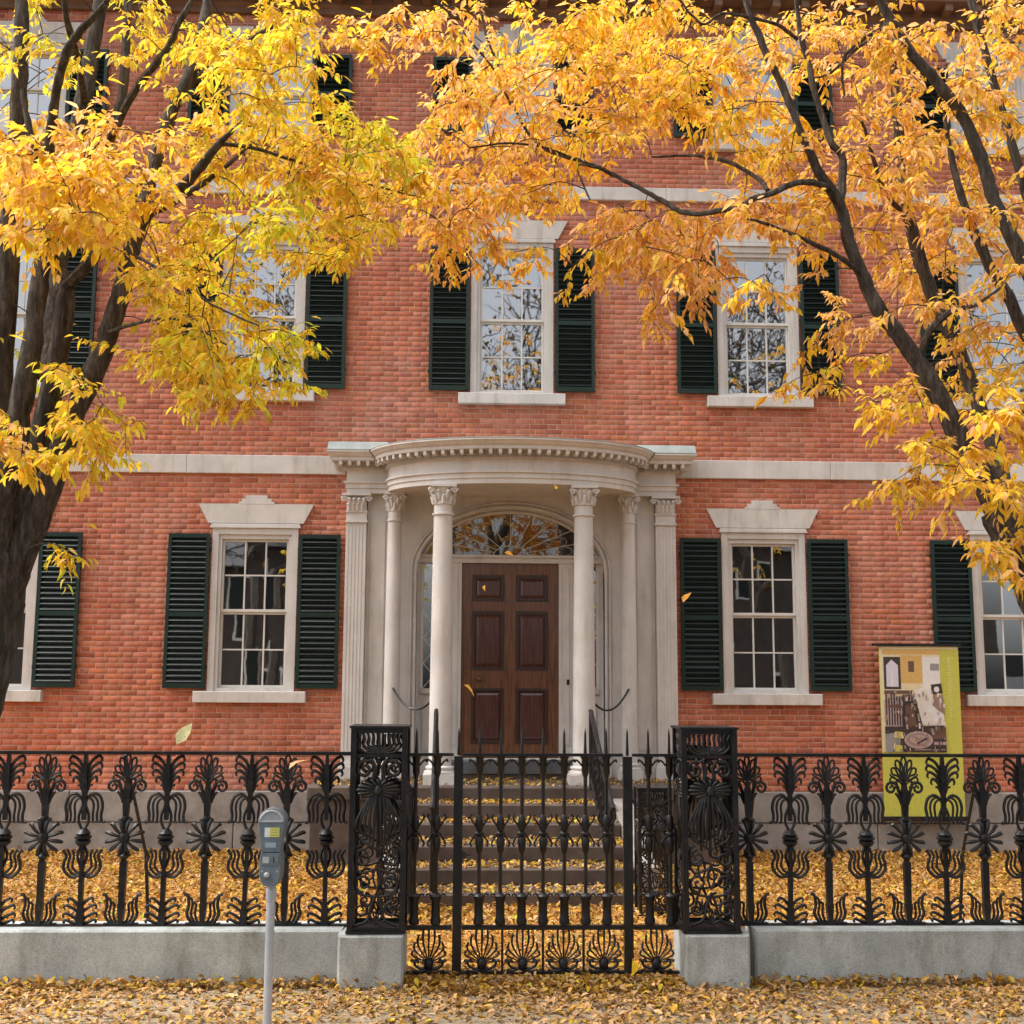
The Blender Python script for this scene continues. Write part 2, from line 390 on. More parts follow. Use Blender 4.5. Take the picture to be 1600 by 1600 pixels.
# shell behind the front: side walls, back wall, floors and ceilings keep the rooms dark
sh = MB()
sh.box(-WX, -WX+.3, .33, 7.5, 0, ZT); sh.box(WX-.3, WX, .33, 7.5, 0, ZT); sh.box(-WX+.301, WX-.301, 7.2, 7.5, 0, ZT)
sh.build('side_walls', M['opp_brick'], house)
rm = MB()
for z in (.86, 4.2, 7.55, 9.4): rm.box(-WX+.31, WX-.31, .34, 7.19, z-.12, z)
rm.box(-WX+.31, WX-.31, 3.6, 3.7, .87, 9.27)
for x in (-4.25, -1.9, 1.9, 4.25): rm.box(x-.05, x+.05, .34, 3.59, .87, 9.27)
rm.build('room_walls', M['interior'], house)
# foundation of granite blocks
fo = MB().box(-WX, WX, .02, .4, -.3, .52).build('foundation', M['mortar'], house)
fx = -WX
for rowi, (z0, z1) in enumerate(((GZ-.1, .215), (.222, .548))):
    x = -WX-(.4 if rowi else 0)
    while x < WX:
        w = random.uniform(1.1, 1.7)
        a, b = max(x, -WX), min(x+w-.008, WX)
        if b-a > .1: MB().cbox(a, b, -.05-.01*rowi, .1, z0, z1, .008).build('granite_block', M['granite_dark'], fo)
        x += w
# belt courses
def belt(z0, z1, spans, y):
    for a, b in spans:
        n = max(1, round((b-a)/1.9)); w = (b-a)/n
        root = None
        for i in range(n):
            m = MB().cbox(a+i*w+.0015, a+(i+1)*w-.0015, y, .02, z0, z1, .006)
            m.build('belt_stone', M['stone_trim'], bc)
bc = MB().box(-WX, WX, .005, .03, 4.04, 4.23).build('belt_course', M['stone_trim'], house); belt(4.03, 4.24, [(-WX, -1.86), (1.86, WX)], -.04)
bc = MB().box(-WX, WX, .005, .03, 7.33, 7.47).build('belt_course', M['stone_trim'], house); belt(7.32, 7.48, [(-WX, WX)], -.04)
# eaves cornice: stepped brown mouldings with blocks
cm = MB()
prof = [(.02, 9.56), (-.05, 9.56), (-.05, 9.63), (-.09, 9.66), (-.09, 9.74), (-.30, 9.76), (-.32, 9.85), (-.40, 9.93), (-.40, 9.98), (.02, 10.02)]
cm.add([(-WX-.3, y, z) for y, z in prof]+[(WX+.3, y, z) for y, z in prof], [[i, i+len(prof), (i+1) % len(prof)+len(prof), (i+1) % len(prof)] for i in range(len(prof))]+[list(range(len(prof))), list(range(2*len(prof)-1, len(prof)-1, -1))])
corn = cm.build('cornice', M['wood_cornice'], house)
mo = MB().box(-.045, .045, -.27, -.092, 9.665, 9.757).mesh('modillion', M['wood_cornice'])
for i in range(-20, 21): link('modillion', mo, corn, (i*.345, 0, 0))
MB().add([(-WX-.3, -.4, 9.985), (WX+.3, -.4, 9.985), (WX+.3, 7.8, 9.985), (-WX-.3, 7.8, 9.985), (-WX+2, 2.5, 11.4), (WX-2, 2.5, 11.4), (WX-2, 5.2, 11.4), (-WX+2, 5.2, 11.4)],
         [(0, 1, 5, 4), (1, 2, 6, 5), (2, 3, 7, 6), (3, 0, 4, 7), (4, 5, 6, 7), (3, 2, 1, 0)]).build('roof', M['slate'], house)

# ---------------------------------------------------------------- windows
def window_proto(H, rows):
    m = MB()                                         # casing: stepped jambs and head
    for s in (-1, 1):
        a, b = sorted((s*.475, s*.405)); m.box(a, b, -.022, .10, 0, H-.005)
        a, b = sorted((s*.404, s*.368)); m.box(a, b, .0, .11, .0, H-.075)
    m.box(-.404, .404, -.021, .10, H-.075, H-.006); m.box(-.367, .367, .001, .11, H-.125, H-.076)
    m.box(-.50, .50, -.045, .05, H-.004, H+.022); m.box(-.49, .49, -.033, .05, H+.023, H+.045)
    m.box(-.367, .367, .0, .11, .0, .035)
    win = m.build('window', M['trim'], house)
    sl = MB().cbox(-.61, .61, -.085, .06, -.125, -.001, .006); sl.build('sill', M['stone_trim'], win)
    lz = H+.05                                       # splayed lintel with stepped keystone
    MB().prism([(-.53, lz), (.53, lz), (.64, lz+.215), (-.64, lz+.215)], -.028, .01).build('lintel', M['stone_trim'], win)
    ks = [(-.20, lz+.216), (.20, lz+.216), (.20, lz+.235), (.165, lz+.25), (.165, lz+.275), (.12, lz+.28), (.12, lz+.315), (-.12, lz+.315), (-.12, lz+.28), (-.165, lz+.275), (-.165, lz+.25), (-.20, lz+.235)]
    MB().prism(ks, -.030, .01).build('keystone', M['stone_trim'], win)
    z0, z1 = .036, H-.127; zm = (z0+z1)/2
    pw_mesh = {}
    for k, (a, b, y) in enumerate(((z0, zm+.012, .062), (zm-.012+.024+.001, z1, .036))):
        m = MB(); st = .024
        m.box(-.366, -.366+st, y, y+.03, a, b); m.box(.366-st, .366, y, y+.03, a, b)
        m.box(-.366+st, .366-st, y, y+.03, a, a+.03); m.box(-.366+st, .366-st, y, y+.03, b-.026, b)
        rr = rows; gw = (.732-2*st)/3; gh = (b-a-.056)/rr
        for i in (1, 2): m.box(-.366+st+i*gw-.0085, -.366+st+i*gw+.0085, y+.004, y+.026, a+.03, b-.026)
        for j in range(1, rr):
            for i in range(3): m.box(-.366+st+i*gw+.009, -.366+st+(i+1)*gw-.009, y+.005, y+.025, a+.03+j*gh-.008, a+.03+j*gh+.008)
        sash = m.build('sash', M['sash'], win)
        pm = MB().add([(-gw/2, 0, -gh/2), (gw/2, 0, -gh/2), (gw/2, 0, gh/2), (-gw/2, 0, gh/2)], [(0, 1, 2, 3)]).mesh('pane', M['glass'])
        for i in range(3):
            for j in range(rr): link('pane', pm, win, (-.366+st+(i+.5)*gw, y+.015, a+.03+(j+.5)*gh))
    return win
protoA = window_proto(1.805, 2); protoB = window_proto(1.05, 1)
first = {1: True, 0: True}
for x, z, t in WIN:
    p = protoA if t else protoB
    if first[t]: first[t] = False; o = p; o.location = (x, 0, z)
    else: o = copy_tree(p, house, (x, 0, z))
    for ch in o.children:
        if ch.name.startswith('pane'): ch.rotation_euler = (R(random.gauss(0, .7)), 0, R(random.gauss(0, .7)))

# shutters: two stacked louvre panels; origin at lower left corner
SW = .455
def shutter_frame(Ht):
    m = MB(); t0, t1 = -.062, -.026; mid = Ht*.475
    m.box(0, .038, t0, t1, 0, Ht); m.box(SW-.038, SW, t0, t1, 0, Ht)
    m.box(.0385, SW-.0385, t0+.001, t1, 0, .055); m.box(.0385, SW-.0385, t0+.001, t1, mid-.026, mid+.026); m.box(.0385, SW-.0385, t0+.001, t1, Ht-.045, Ht)
    m.box(.0385, SW-.0385, -.030, -.027, .056, Ht-.046)
    for zz in (.2, Ht-.2):
        m.box(SW*.0-.012, .0, t0+.01, t1-.005, zz, zz+.04); m.box(SW, SW+.012, t0+.01, t1-.005, zz, zz+.04)
    return m.mesh('shutter', M['shutter'])
SLW = SW-.078
slat_me = MB().add([(0, -.019, -.018), (SLW, -.019, -.018), (SLW, -.014, -.021), (0, -.014, -.021), (0, .013, .021), (SLW, .013, .021), (SLW, .018, .018), (0, .018, .018)],
                   [(0, 3, 2, 1), (4, 5, 6, 7), (0, 1, 5, 4), (1, 2, 6, 5), (2, 3, 7, 6), (3, 0, 4, 7)]).mesh('slat', M['slat'])
def slat_zs(Ht):
    mid = Ht*.475; out = []
    for a, b in ((.056, mid-.027), (mid+.027, Ht-.046)):
        n = max(3, round((b-a)/.0585)); out += [a+(k+.5)*(b-a)/n for k in range(n)]
    return out
fmes = {1: shutter_frame(1.70), 0: shutter_frame(.94)}
joined = {}
for x, z, t in WIN:
    Ht = 1.70 if t else .94
    for s in (-1, 1):
        x0 = x-.482-SW-.012 if s < 0 else x+.494
        o = link('shutter', fmes[t], house, (x0, 0, z+.03)); o.rotation_euler = (0, 0, R(random.uniform(-.5, .5)))
        vis = t and abs(x0+SW/2) < 5.0
        if vis:
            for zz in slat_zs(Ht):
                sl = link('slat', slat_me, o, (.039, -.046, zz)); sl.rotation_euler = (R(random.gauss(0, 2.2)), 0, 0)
        else:
            if t not in joined:
                m = MB()
                for zz in slat_zs(Ht): m.add([(p.co.x+.039, p.co.y-.046, p.co.z+zz) for p in slat_me.vertices], [list(p.vertices) for p in slat_me.polygons])
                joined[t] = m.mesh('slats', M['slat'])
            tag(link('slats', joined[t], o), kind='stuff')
# ---------------------------------------------------------------- portico
LZ = .69; EZ = 3.79                                  # landing level, underside of entablature
# painted back wall with elliptical arch
AW, AS, AR = 1.05, 2.95, .72
def arch_z(x): return AS+AR*math.sqrt(max(0, 1-(x/AW)**2))
m = MB()
for s in (-1, 1):
    a, b = sorted((s*AW, s*1.845)); m.box(a, b, -.05, .10, LZ, 3.96)
K = 48; xa = [-AW*math.cos(math.pi*i/K) for i in range(K+1)]
for i in range(K):
    x0, x1 = xa[i], xa[i+1]; za, zb = arch_z(x0), arch_z(x1)
    m.add([(x0, -.05, za), (x1, -.05, zb), (x1, -.05, 3.96), (x0, -.05, 3.96), (x0, .17, za), (x1, .17, zb)], [(0, 1, 2, 3), (0, 4, 5, 1)])
for s in (-1, 1): m.add([(s*AW, -.05, LZ), (s*AW, .17, LZ), (s*AW, .17, AS), (s*AW, -.05, AS)], [(0, 1, 2, 3) if s < 0 else (3, 2, 1, 0)])
pw = m.build('portico_wall', M['trim'], house)
m = MB()                                              # moulded archivolt
def archpath(k, n=40):
    return [(-(AW+k), -.062, LZ+.02)]+[(-(AW+k)*math.cos(math.pi*i/n), -.062, AS+(AR+k)*math.sin(math.pi*i/n)) for i in range(n+1)]+[(AW+k, -.062, LZ+.02)]
m.tube(archpath(.012), .017, 6); m.tube(archpath(.055), .012, 6)
m.build('archivolt', M['trim'], pw, True)
# doorway woodwork in the arch
DY = .16
m = MB()
for s in (-1, 1):
    a, b = sorted((s*.548, s*.705)); m.box(a, b, DY-.04, DY+.10, LZ+.21, 3.06)
    a, b = sorted((s*.59, s*.665)); m.box(a, b, DY-.052, DY-.041, LZ+.35, 3.0)
    a, b = sorted((s*1.005, s*1.048)); m.box(a, b, DY-.02, DY+.10, LZ, 3.06)
    a, b = sorted((s*.706, s*1.004)); m.box(a, b, DY, DY+.08, LZ, 1.62); m.box(a, b, DY-.03, DY-.001, 1.60, 1.655)
    a, b = sorted((s*.75, s*.97)); m.box(a, b, DY-.014, DY-.0005, .98, 1.50)
m.box(-1.046, 1.046, DY-.05, DY+.10, 3.061, 3.15); m.box(-1.046, 1.046, DY-.075, DY-.051, 3.12, 3.148)
dw = m.build('doorway_frame', M['trim'], house)
MB().box(-1.04, 1.04, -.045, DY+.02, LZ-.02, LZ+.205).build('door_step', M['trim'], house)
MB().cbox(-.68, .70, -.22, -.046, LZ+.05, LZ+.20, .012).build('door_sill', M['slate'], house)
MB().box(-.62, .64, -.20, -.047, LZ, LZ+.049).build('door_sill', M['brownstone'], house)
# door: rails, stiles and six raised panels
m = MB(); x0, x1, z0, z1 = -.545, .545, .905, 3.058; y0, y1 = DY, DY+.05
sx = [(-.545, -.43), (-.065, .065), (.43, .545)]
rz = [(.905, 1.05), (1.66, 1.86), (2.52, 2.63), (2.93, 3.058)]
for a, b in sx: m.box(a, b, y0, y1, z0, z1)
for a, b in rz:
    m.box(-.4295, -.0655, y0+.001, y1, a, b); m.box(.0655, .4295, y0+.001, y1, a, b)
door = m.build('door', M['door'], house)
for pz0, pz1 in ((1.051, 1.659), (1.861, 2.519), (2.631, 2.929)):
    for pxa, pxb in ((-.429, -.066), (.066, .429)):
        q = MB(); q.box(pxa, pxb, y0+.022, y1-.005, pz0, pz1)
        i, j = .04, .075
        q.add([(pxa+i, y0+.0215, pz0+i), (pxb-i, y0+.0215, pz0+i), (pxb-i, y0+.0215, pz1-i), (pxa+i, y0+.0215, pz1-i), (pxa+j, y0+.004, pz0+j), (pxb-j, y0+.004, pz0+j), (pxb-j, y0+.004, pz1-j), (pxa+j, y0+.004, pz1-j)],
              [(0, 1, 5, 4), (1, 2, 6, 5), (2, 3, 7, 6), (3, 0, 4, 7), (4, 5, 6, 7)])
        e = .012
        q.box(pxa, pxb, y0+.006, y0+.0215, pz0, pz0+e); q.box(pxa, pxb, y0+.006, y0+.0215, pz1-e, pz1); q.box(pxa, pxa+e, y0+.0062, y0+.0214, pz0+e, pz1-e); q.box(pxb-e, pxb, y0+.0062, y0+.0214, pz0+e, pz1-e)
        q.build('panel', M['door_panel'], door)
        fr_ = MB(); g_ = .026
        for (xa_, xb_, za_, zb_) in ((pxa+.0005, pxb-.0005, pz0+.0005, pz0+g_), (pxa+.0005, pxb-.0005, pz1-g_, pz1-.0005), (pxa+.0005, pxa+g_, pz0+g_+.0003, pz1-g_-.0003), (pxb-g_, pxb-.0005, pz0+g_+.0003, pz1-g_-.0003)): fr_.box(xa_, xb_, y0-.006, y0+.0223, za_, zb_)
        fr_.build('panel_moulding', M['door_dark'], door)
M['brass'] = simple('old_brass', (.16, .10, .045), (.26, .17, .08), 20., .35, 0, metal=.9)
kn = MB(); kn.lathe([(.0, 0), (.022, .002), (.03, .015), (.03, .022), (.012, .035), (.012, .05)], 0, 0, 14)
ko = kn.build('knob', M['brass'], door, True, (-.345, y0-.048, 1.76)); ko.rotation_euler = (R(-90), 0, 0)
kn = MB().box(.765-.13, .765-.10, DY-.056, DY-.0525, 1.70, 1.76); kn.build('bell_push', M['iron'], dw)
# sidelights
for s in (-1, 1):
    m = MB(); a, b = sorted((s*.706, s*1.004))
    zz = np.linspace(1.656, 3.058, 6)
    m.box(a, a+.03, DY+.01, DY+.05, 1.656, 3.06); m.box(b-.03, b, DY+.01, DY+.05, 1.656, 3.06)
    for k in range(5):
        c = (a+b)/2; h0, h1 = zz[k], zz[k+1]; w = (b-a)/2-.03
        m.tube([(c-w, DY+.03, h0), (c, DY+.03, (h0+h1)/2), (c+w, DY+.03, h0)], .006, 4); m.tube([(c-w, DY+.03, h1), (c, DY+.03, (h0+h1)/2), (c+w, DY+.03, h1)], .006, 4)
    so = m.build('sidelight', M['sash'], house)
    for k in range(5):
        MB().add([(a+.03, DY+.032, zz[k]), (b-.03, DY+.032, zz[k]), (b-.03, DY+.032, zz[k+1]), (a+.03, DY+.032, zz[k+1])], [(0, 1, 2, 3)]).build('pane', M['glass'], so).rotation_euler = (R(random.gauss(0, .15)), 0, 0)
# fanlight: radial bars, swags and glass sectors
FZ = 3.152
m = MB(); fh = AS+AR-FZ-.015
def fan(t, k): return (-(AW-.18)*k*math.cos(t), DY+.03, FZ+fh*k*math.sin(t))
nb = 10
for i in range(nb+1):
    t = math.pi*i/nb; m.tube([fan(t, .22), fan(t, .62), fan(t, 1.0)], .0045, 5)
m.tube([fan(math.pi*i/40, .22) for i in range(41)], .006, 5)
for i in range(nb):
    m.tube([fan(math.pi*(i+.5*(1+math.cos(math.pi*(1-j/8)))*1.0)/nb, .66+.16*math.sin(math.pi*j/8)) for j in range(9)], .0032, 4)
fr = archpath(-.02, 40)[1:-1]; m.tube([(p[0], DY+.02, p[2]) for p in fr], .022, 6)
fl = m.build('fanlight', M['sash'], house, True)
for i in range(nb):
    ts = [math.pi*(i+j/4)/nb for j in range(5)]
    def outer(t):
        x = -AW*.985*math.cos(t); return (x, DY+.034, max(FZ, arch_z(x)-.012))
    v = [(0, DY+.034, FZ)]+[outer(t) for t in ts]
    g = MB().add(v, [(0, j+1, j+2) for j in range(4)][::-1]).build('pane', M['fan_glass'], fl)
for s in (-1, 1):
    pass
# columns with corinthian capitals
def capital(m, cx, cy, z0, z1, r, square=False):
    h = z1-z0
    if square: m.box(cx-r*.96, cx+r*.96, cy-r*.7, cy+r*.7, z0+.002, z1-.03)
    else: m.lathe([(r*.98, z0), (r*1.0, z0+h*.3), (r*1.12, z0+h*.6), (r*1.3, z1-.03)], cx, cy, 16)
    b = r*1.42; y0 = cy-b if not square else cy-r*.7-.05
    m.box(cx-b, cx+b, y0, cy+(b if not square else r*.7), z1-.028, z1-.002)
    m.lathe([(r*1.0, z0-.012), (r*1.12, z0-.004), (r*1.0, z0+.006)], cx, cy, 16) if not square else m.box(cx-r*1.08, cx+r*1.08, cy-r*.7-.014, cy+r*.7, z0-.014, z0+.004)
    for tier, (f0, f1, out, cnt, off) in enumerate(((.0, .42, .35, 8, 0), (.22, .68, .5, 8, .5))):
        for k in range(cnt):
            if square:
                if k > 3: continue
                u = (k+.5+off*.5-.25)/4*2-1; bx, by, nx, ny = cx+u*r*.85, cy-r*.7, u*.3, -1.
            else:
                a = 2*math.pi*(k+off)/cnt; nx, ny = math.cos(a), math.sin(a); bx, by = cx+nx*r, cy+ny*r
            o_ = out*r
            p = [(bx, by, z0+h*f0), (bx+nx*o_*.25, by+ny*o_*.25, z0+h*(f0+(f1-f0)*.55)), (bx+nx*o_*.8, by+ny*o_*.8, z0+h*f1), (bx+nx*o_*1.1, by+ny*o_*1.1, z0+h*(f1-.07))]
            m.tube(p, [r*.2, r*.24, r*.17, r*.06], 5)
    for k in range(4):
        sxn, syn = ((1, 1), (-1, 1), (1, -1), (-1, -1))[k]
        if square and syn > 0: continue
        yv = cy+syn*r*1.2 if not square else cy-r*.7-.03
        sp = [(cx+sxn*(r*1.25+.03*math.cos(t)*(1-t/14)), yv, z1-.065+.03*math.sin(t)*(1-t/14)) for t in np.linspace(0, 9, 14)]
        m.tube(sp, .009, 5)
        m.tube([(cx+sxn*r*.4, cy+syn*r*.75 if not square else cy-r*.7, z0+h*.45), (cx+sxn*r*.9, yv, z0+h*.75), (cx+sxn*r*1.27, yv, z1-.04)], .011, 5)
def base(m, cx, cy, z0, r, square=False):
    b = r*1.42
    if square:
        m.box(cx-b*.88, cx+b*.88, cy-r*.7-.045, cy+r*.7, z0, z0+.13); m.box(cx-r*1.12, cx+r*1.12, cy-r*.7-.022, cy+r*.7, z0+.131, z0+.17)
    else:
        m.box(cx-b, cx+b, cy-b, cy+b, z0, z0+.10)
        m.lathe([(r*1.38, z0+.101), (r*1.42, z0+.115), (r*1.38, z0+.13), (r*1.18, z0+.135), (r*1.15, z0+.15), (r*1.25, z0+.157), (r*1.27, z0+.168), (r*1.22, z0+.178), (r*1.02, z0+.185)], cx, cy, 20)
def column(name, cx, cy, r, lab=None):
    m = MB(); zb, zt = LZ+.185, EZ-.20; prof = []
    for k in range(9):
        t = k/8; prof.append((r*(1-.17*t**1.6), zb+(zt-zb)*t))
    m.lathe(prof, cx, cy, 24); o = m.build(name, M['trim'], house, True)
    q = MB(); capital(q, cx, cy, zt, EZ, r*.86); q.lathe([(r*.84, zt-.125), (r*.98, zt-.118), (r*.98, zt-.100), (r*.84, zt-.093)], cx, cy, 24); q.build('capital', M['trim'], o, True)
    q = MB(); base(q, cx, cy, LZ+.001, r); q.build('base', M['trim'], o, True)
for s in (-1, 1):
    column('column', s*.745, -.80, .118); column('engaged_column', s*1.29, -.26, .088)
    cx = s*1.715; m = MB(); m.box(cx-.112, cx+.112, -.21, -.05, LZ+.17, EZ-.20)
    for k in range(6):
        xx = cx-.095+k*.038; m.box(xx-.012, xx+.012, -.215, -.2105, LZ+.25, EZ-.34)
    o = m.build('pilaster', M['trim'], house)
    q = MB(); capital(q, cx, -.13, EZ-.20, EZ, .112, True); q.box(cx-.122, cx+.122, -.232, -.05, EZ-.325, EZ-.30); q.build('capital', M['trim'], o, True)
    q = MB(); base(q, cx, -.13, LZ+.001, .112, True); q.build('base', M['trim'], o)
    m = MB(); a, b = sorted((s*1.36, s*1.60)); m.box(a, b, -.12, -.051, LZ, EZ); a, b = sorted((s*1.40, s*1.56)); m.box(a, b, -.13, -.121, 1.0, EZ-.25)
    m.build('wall_panel', M['trim'], house)
# entablature swept along wings and bow
def plan(n=40):
    p = [(-1.83, .0), (-1.83, -.225), (-1.375, -.225)]
    for i in range(1, n): t = math.pi*i/n; p.append((-1.375*math.cos(t), -.225-.80*math.sin(t)**.95))
    p += [(1.375, -.225), (1.83, -.225), (1.83, .0)]
    return np.array(p)
PL = plan()
def offset(P, d):
    out = []; n = len(P)
    for i in range(n):
        def nrm(a, b): t = b-a; t = t/np.linalg.norm(t); return np.array([t[1], -t[0]])
        ns = []
        if i > 0: ns.append(nrm(P[i-1], P[i]))
        if i < n-1: ns.append(nrm(P[i], P[i+1]))
        if len(ns) == 1: o = ns[0]
        else:
            o = ns[0]+ns[1]; o = o/np.linalg.norm(o); o = o/max(.45, o@ns[0])
        out.append(P[i]+o*d)
    return np.array(out)
# outward is -Y side: check orientation once
if offset(PL, .1)[len(PL)//2][1] > PL[len(PL)//2][1]:
    _off = offset; offset = lambda P, d: _off(P, -d)
def sweep(m, prof):
    rings = []
    for d, z in prof:
        o = offset(PL, d); rings.append([(x, min(y, .0) if False else y, z) for x, y in o])
    n = len(PL); vs = [p for r in rings for p in r]; fs = []
    for k in range(len(rings)-1):
        for i in range(n-1): fs.append([k*n+i, k*n+i+1, (k+1)*n+i+1, (k+1)*n+i])
    m.add(vs, fs)
m = MB()
sweep(m, [(-.2, EZ), (0, EZ), (0, 3.845), (.012, 3.847), (.012, 3.895), (.032, 3.903), (.032, 3.922), (.002, 3.926), (.0, 4.044)])
n = len(PL); c = offset(PL, -.19)
m.add([(x, y, EZ+.004) for x, y in c], [list(range(n))[::-1]])
ent = m.build('entablature', M['trim'], house)
m = MB()
sweep(m, [(.0, 4.042), (.022, 4.048), (.026, 4.078), (.024, 4.083), (.024, 4.128), (.15, 4.132), (.153, 4.170), (.170, 4.178), (.198, 4.214), (.208, 4.218), (.208, 4.236)])
m.build('crown_moulding', M['trim'], ent)
m = MB(); n = len(PL); o = offset(PL, .211); i_ = offset(PL, .02)
m.add([(x, y, 4.238) for x, y in o]+[(x, y, 4.246) for x, y in o]+[(x*.97, min(y+.12, .0), 4.262) for x, y in i_], [[k, k+1, n+k+1, n+k] for k in range(n-1)]+[[n+k, n+k+1, 2*n+k+1, 2*n+k] for k in range(n-1)]+[[2*n+k for k in range(n)]])
m.build('lead_roof', M['lead'], ent)
for s in (-1, 1):
    a, b = sorted((s*1.36, s*2.03)); MB().add([(a, -.43, 4.248), (b, -.43, 4.248), (b, .0, 4.248), (a, .0, 4.248), (a+.01, -.40, 4.335), (b-.01, -.40, 4.335), (b-.01, .0, 4.36), (a+.01, .0, 4.36)], [(0, 1, 5, 4), (1, 2, 6, 5), (2, 3, 7, 6), (3, 0, 4, 7), (4, 5, 6, 7)]).build('lead_flashing', M['lead'], ent)
# dentil blocks under the cornice and a bead row below
def walk(P, step):
    seg = np.linalg.norm(np.diff(P, axis=0), axis=1); tot = seg.sum(); cs = np.concatenate([[0], np.cumsum(seg)])
    k = int(tot/step); out = []
    for i in range(k):
        s_ = (i+.5)*tot/k; j = min(np.searchsorted(cs, s_)-1, len(seg)-1); t = (s_-cs[j])/seg[j]; p = P[j]+(P[j+1]-P[j])*t; d = P[j+1]-P[j]; out.append((p, math.atan2(d[1], d[0])))
    return out
dm = MB(); dm.box(-.018, .018, -.052, .05, -.024, .020); dm.lathe([(.0, -.04), (.013, -.037), (.019, -.024), (.0, -.0235)], 0, -.02, 8)
dme = dm.mesh('dentil', M['trim'])
for p, a in walk(offset(PL, .092), .098):
    link('dentil', dme, ent, (p[0], p[1], 4.111), (0, 0, a))
bm_ = MB()
for p, a in walk(offset(PL, .026), .03):
    bm_.box(p[0]-.009, p[0]+.009, p[1]-.016, p[1]+.016, 4.051, 4.075)
tag(bm_.build('bead_row', M['trim'], ent), kind='stuff')
# rope swags between the wall and the front columns
for s in (-1, 1):
    a = np.array([s*1.27, -.35, 1.66]); b = np.array([s*.82, -.72, 1.56]); pts = []
    for t in np.linspace(0, 1, 14): p = a+(b-a)*t; p[2] -= .17*4*t*(1-t)*(1 if t < .5 else 1.0); pts.append(p)
    sw_ = MB().tube(pts, .011, 6).build('rope_swag', M['iron'], house, True)

# ------------------------------------------------------------------ stone steps, railings, newels
steps = tag(empty('stone_steps', (0, -1.0, 0)), 'flight of brownstone steps strewn with leaves below the front door', 'steps')
SY = [-1.12, -1.52, -1.95, -2.45, -2.88, -3.32]; SZ = [LZ, .555, .42, .285, .15, .015]
MB().box(-2.02, 2.02, SY[0]+1.0, .95, GZ-.1, LZ-.14).build('landing_base', M['brownstone'], steps)
MB().cbox(-2.06, 2.06, SY[0]+1.0-.03, .95, LZ-.139, LZ, .015).build('landing_slab', M['brownstone'], steps)
for k in range(1, 6):
    MB().cbox(-.98, .98, SY[k]+1.0-.015, SY[k-1]+1.0+.03, SZ[k]-.134, SZ[k], .012).build('step', M['brownstone'], steps)
for s in (-1, 1):
    a, b = sorted((s*.985, s*1.18)); MB().add([(a, -.06, GZ), (b, -.06, GZ), (b, -1.9, GZ), (a, -1.9, GZ), (a, -.06, .60), (b, -.06, .60), (b, -1.9, .16), (a, -1.9, .16)], [(0, 1, 5, 4)[::-1], (1, 2, 6, 5)[::-1], (2, 3, 7, 6)[::-1], (3, 0, 4, 7)[::-1], (4, 5, 6, 7)[::-1]]).build('cheek_wall', M['granite_dark'], steps)
for s, w in ((-1, 'left'), (1, 'right')):
    r = tag(empty('stair_railing', (s*.80, -1.1, LZ)), 'sloping black iron stair railing on the %s of the steps' % w, 'railing', 'stair railings')
    A, B = np.array([-s*.02, -.05, .75]), np.array([-s*.06, -2.2, .70-(LZ-.02)])
    m = MB(); m.tube([A+(0, .1, .0), A, A+(B-A)*.5, B, B+(0, -.12, -.02)], [.02, .024, .024, .024, .02], 6); m.build('handrail', M['iron'], r)
    MB().tube([A*.96+(B-A)*.02+(0, 0, -.62), A*.96+(B-A)*.98+(0, 0, -.62)], .016, 6).build('lower_rail', M['iron'], r)
    nb_ = 11
    for k in range(nb_+1):
        t = .02+.96*k/nb_; P = A+(B-A)*t; end = k in (0, nb_)
        MB().tube([P, P+(0, 0, -.30), P+(0, 0, -.34), P+(0, 0, -.38), P+(0, 0, -.62 if not end else -.76)], [.009, .009, .02, .009, .009] if not end else [.024]*5, 6).build('post' if end else 'baluster', M['iron'], r)

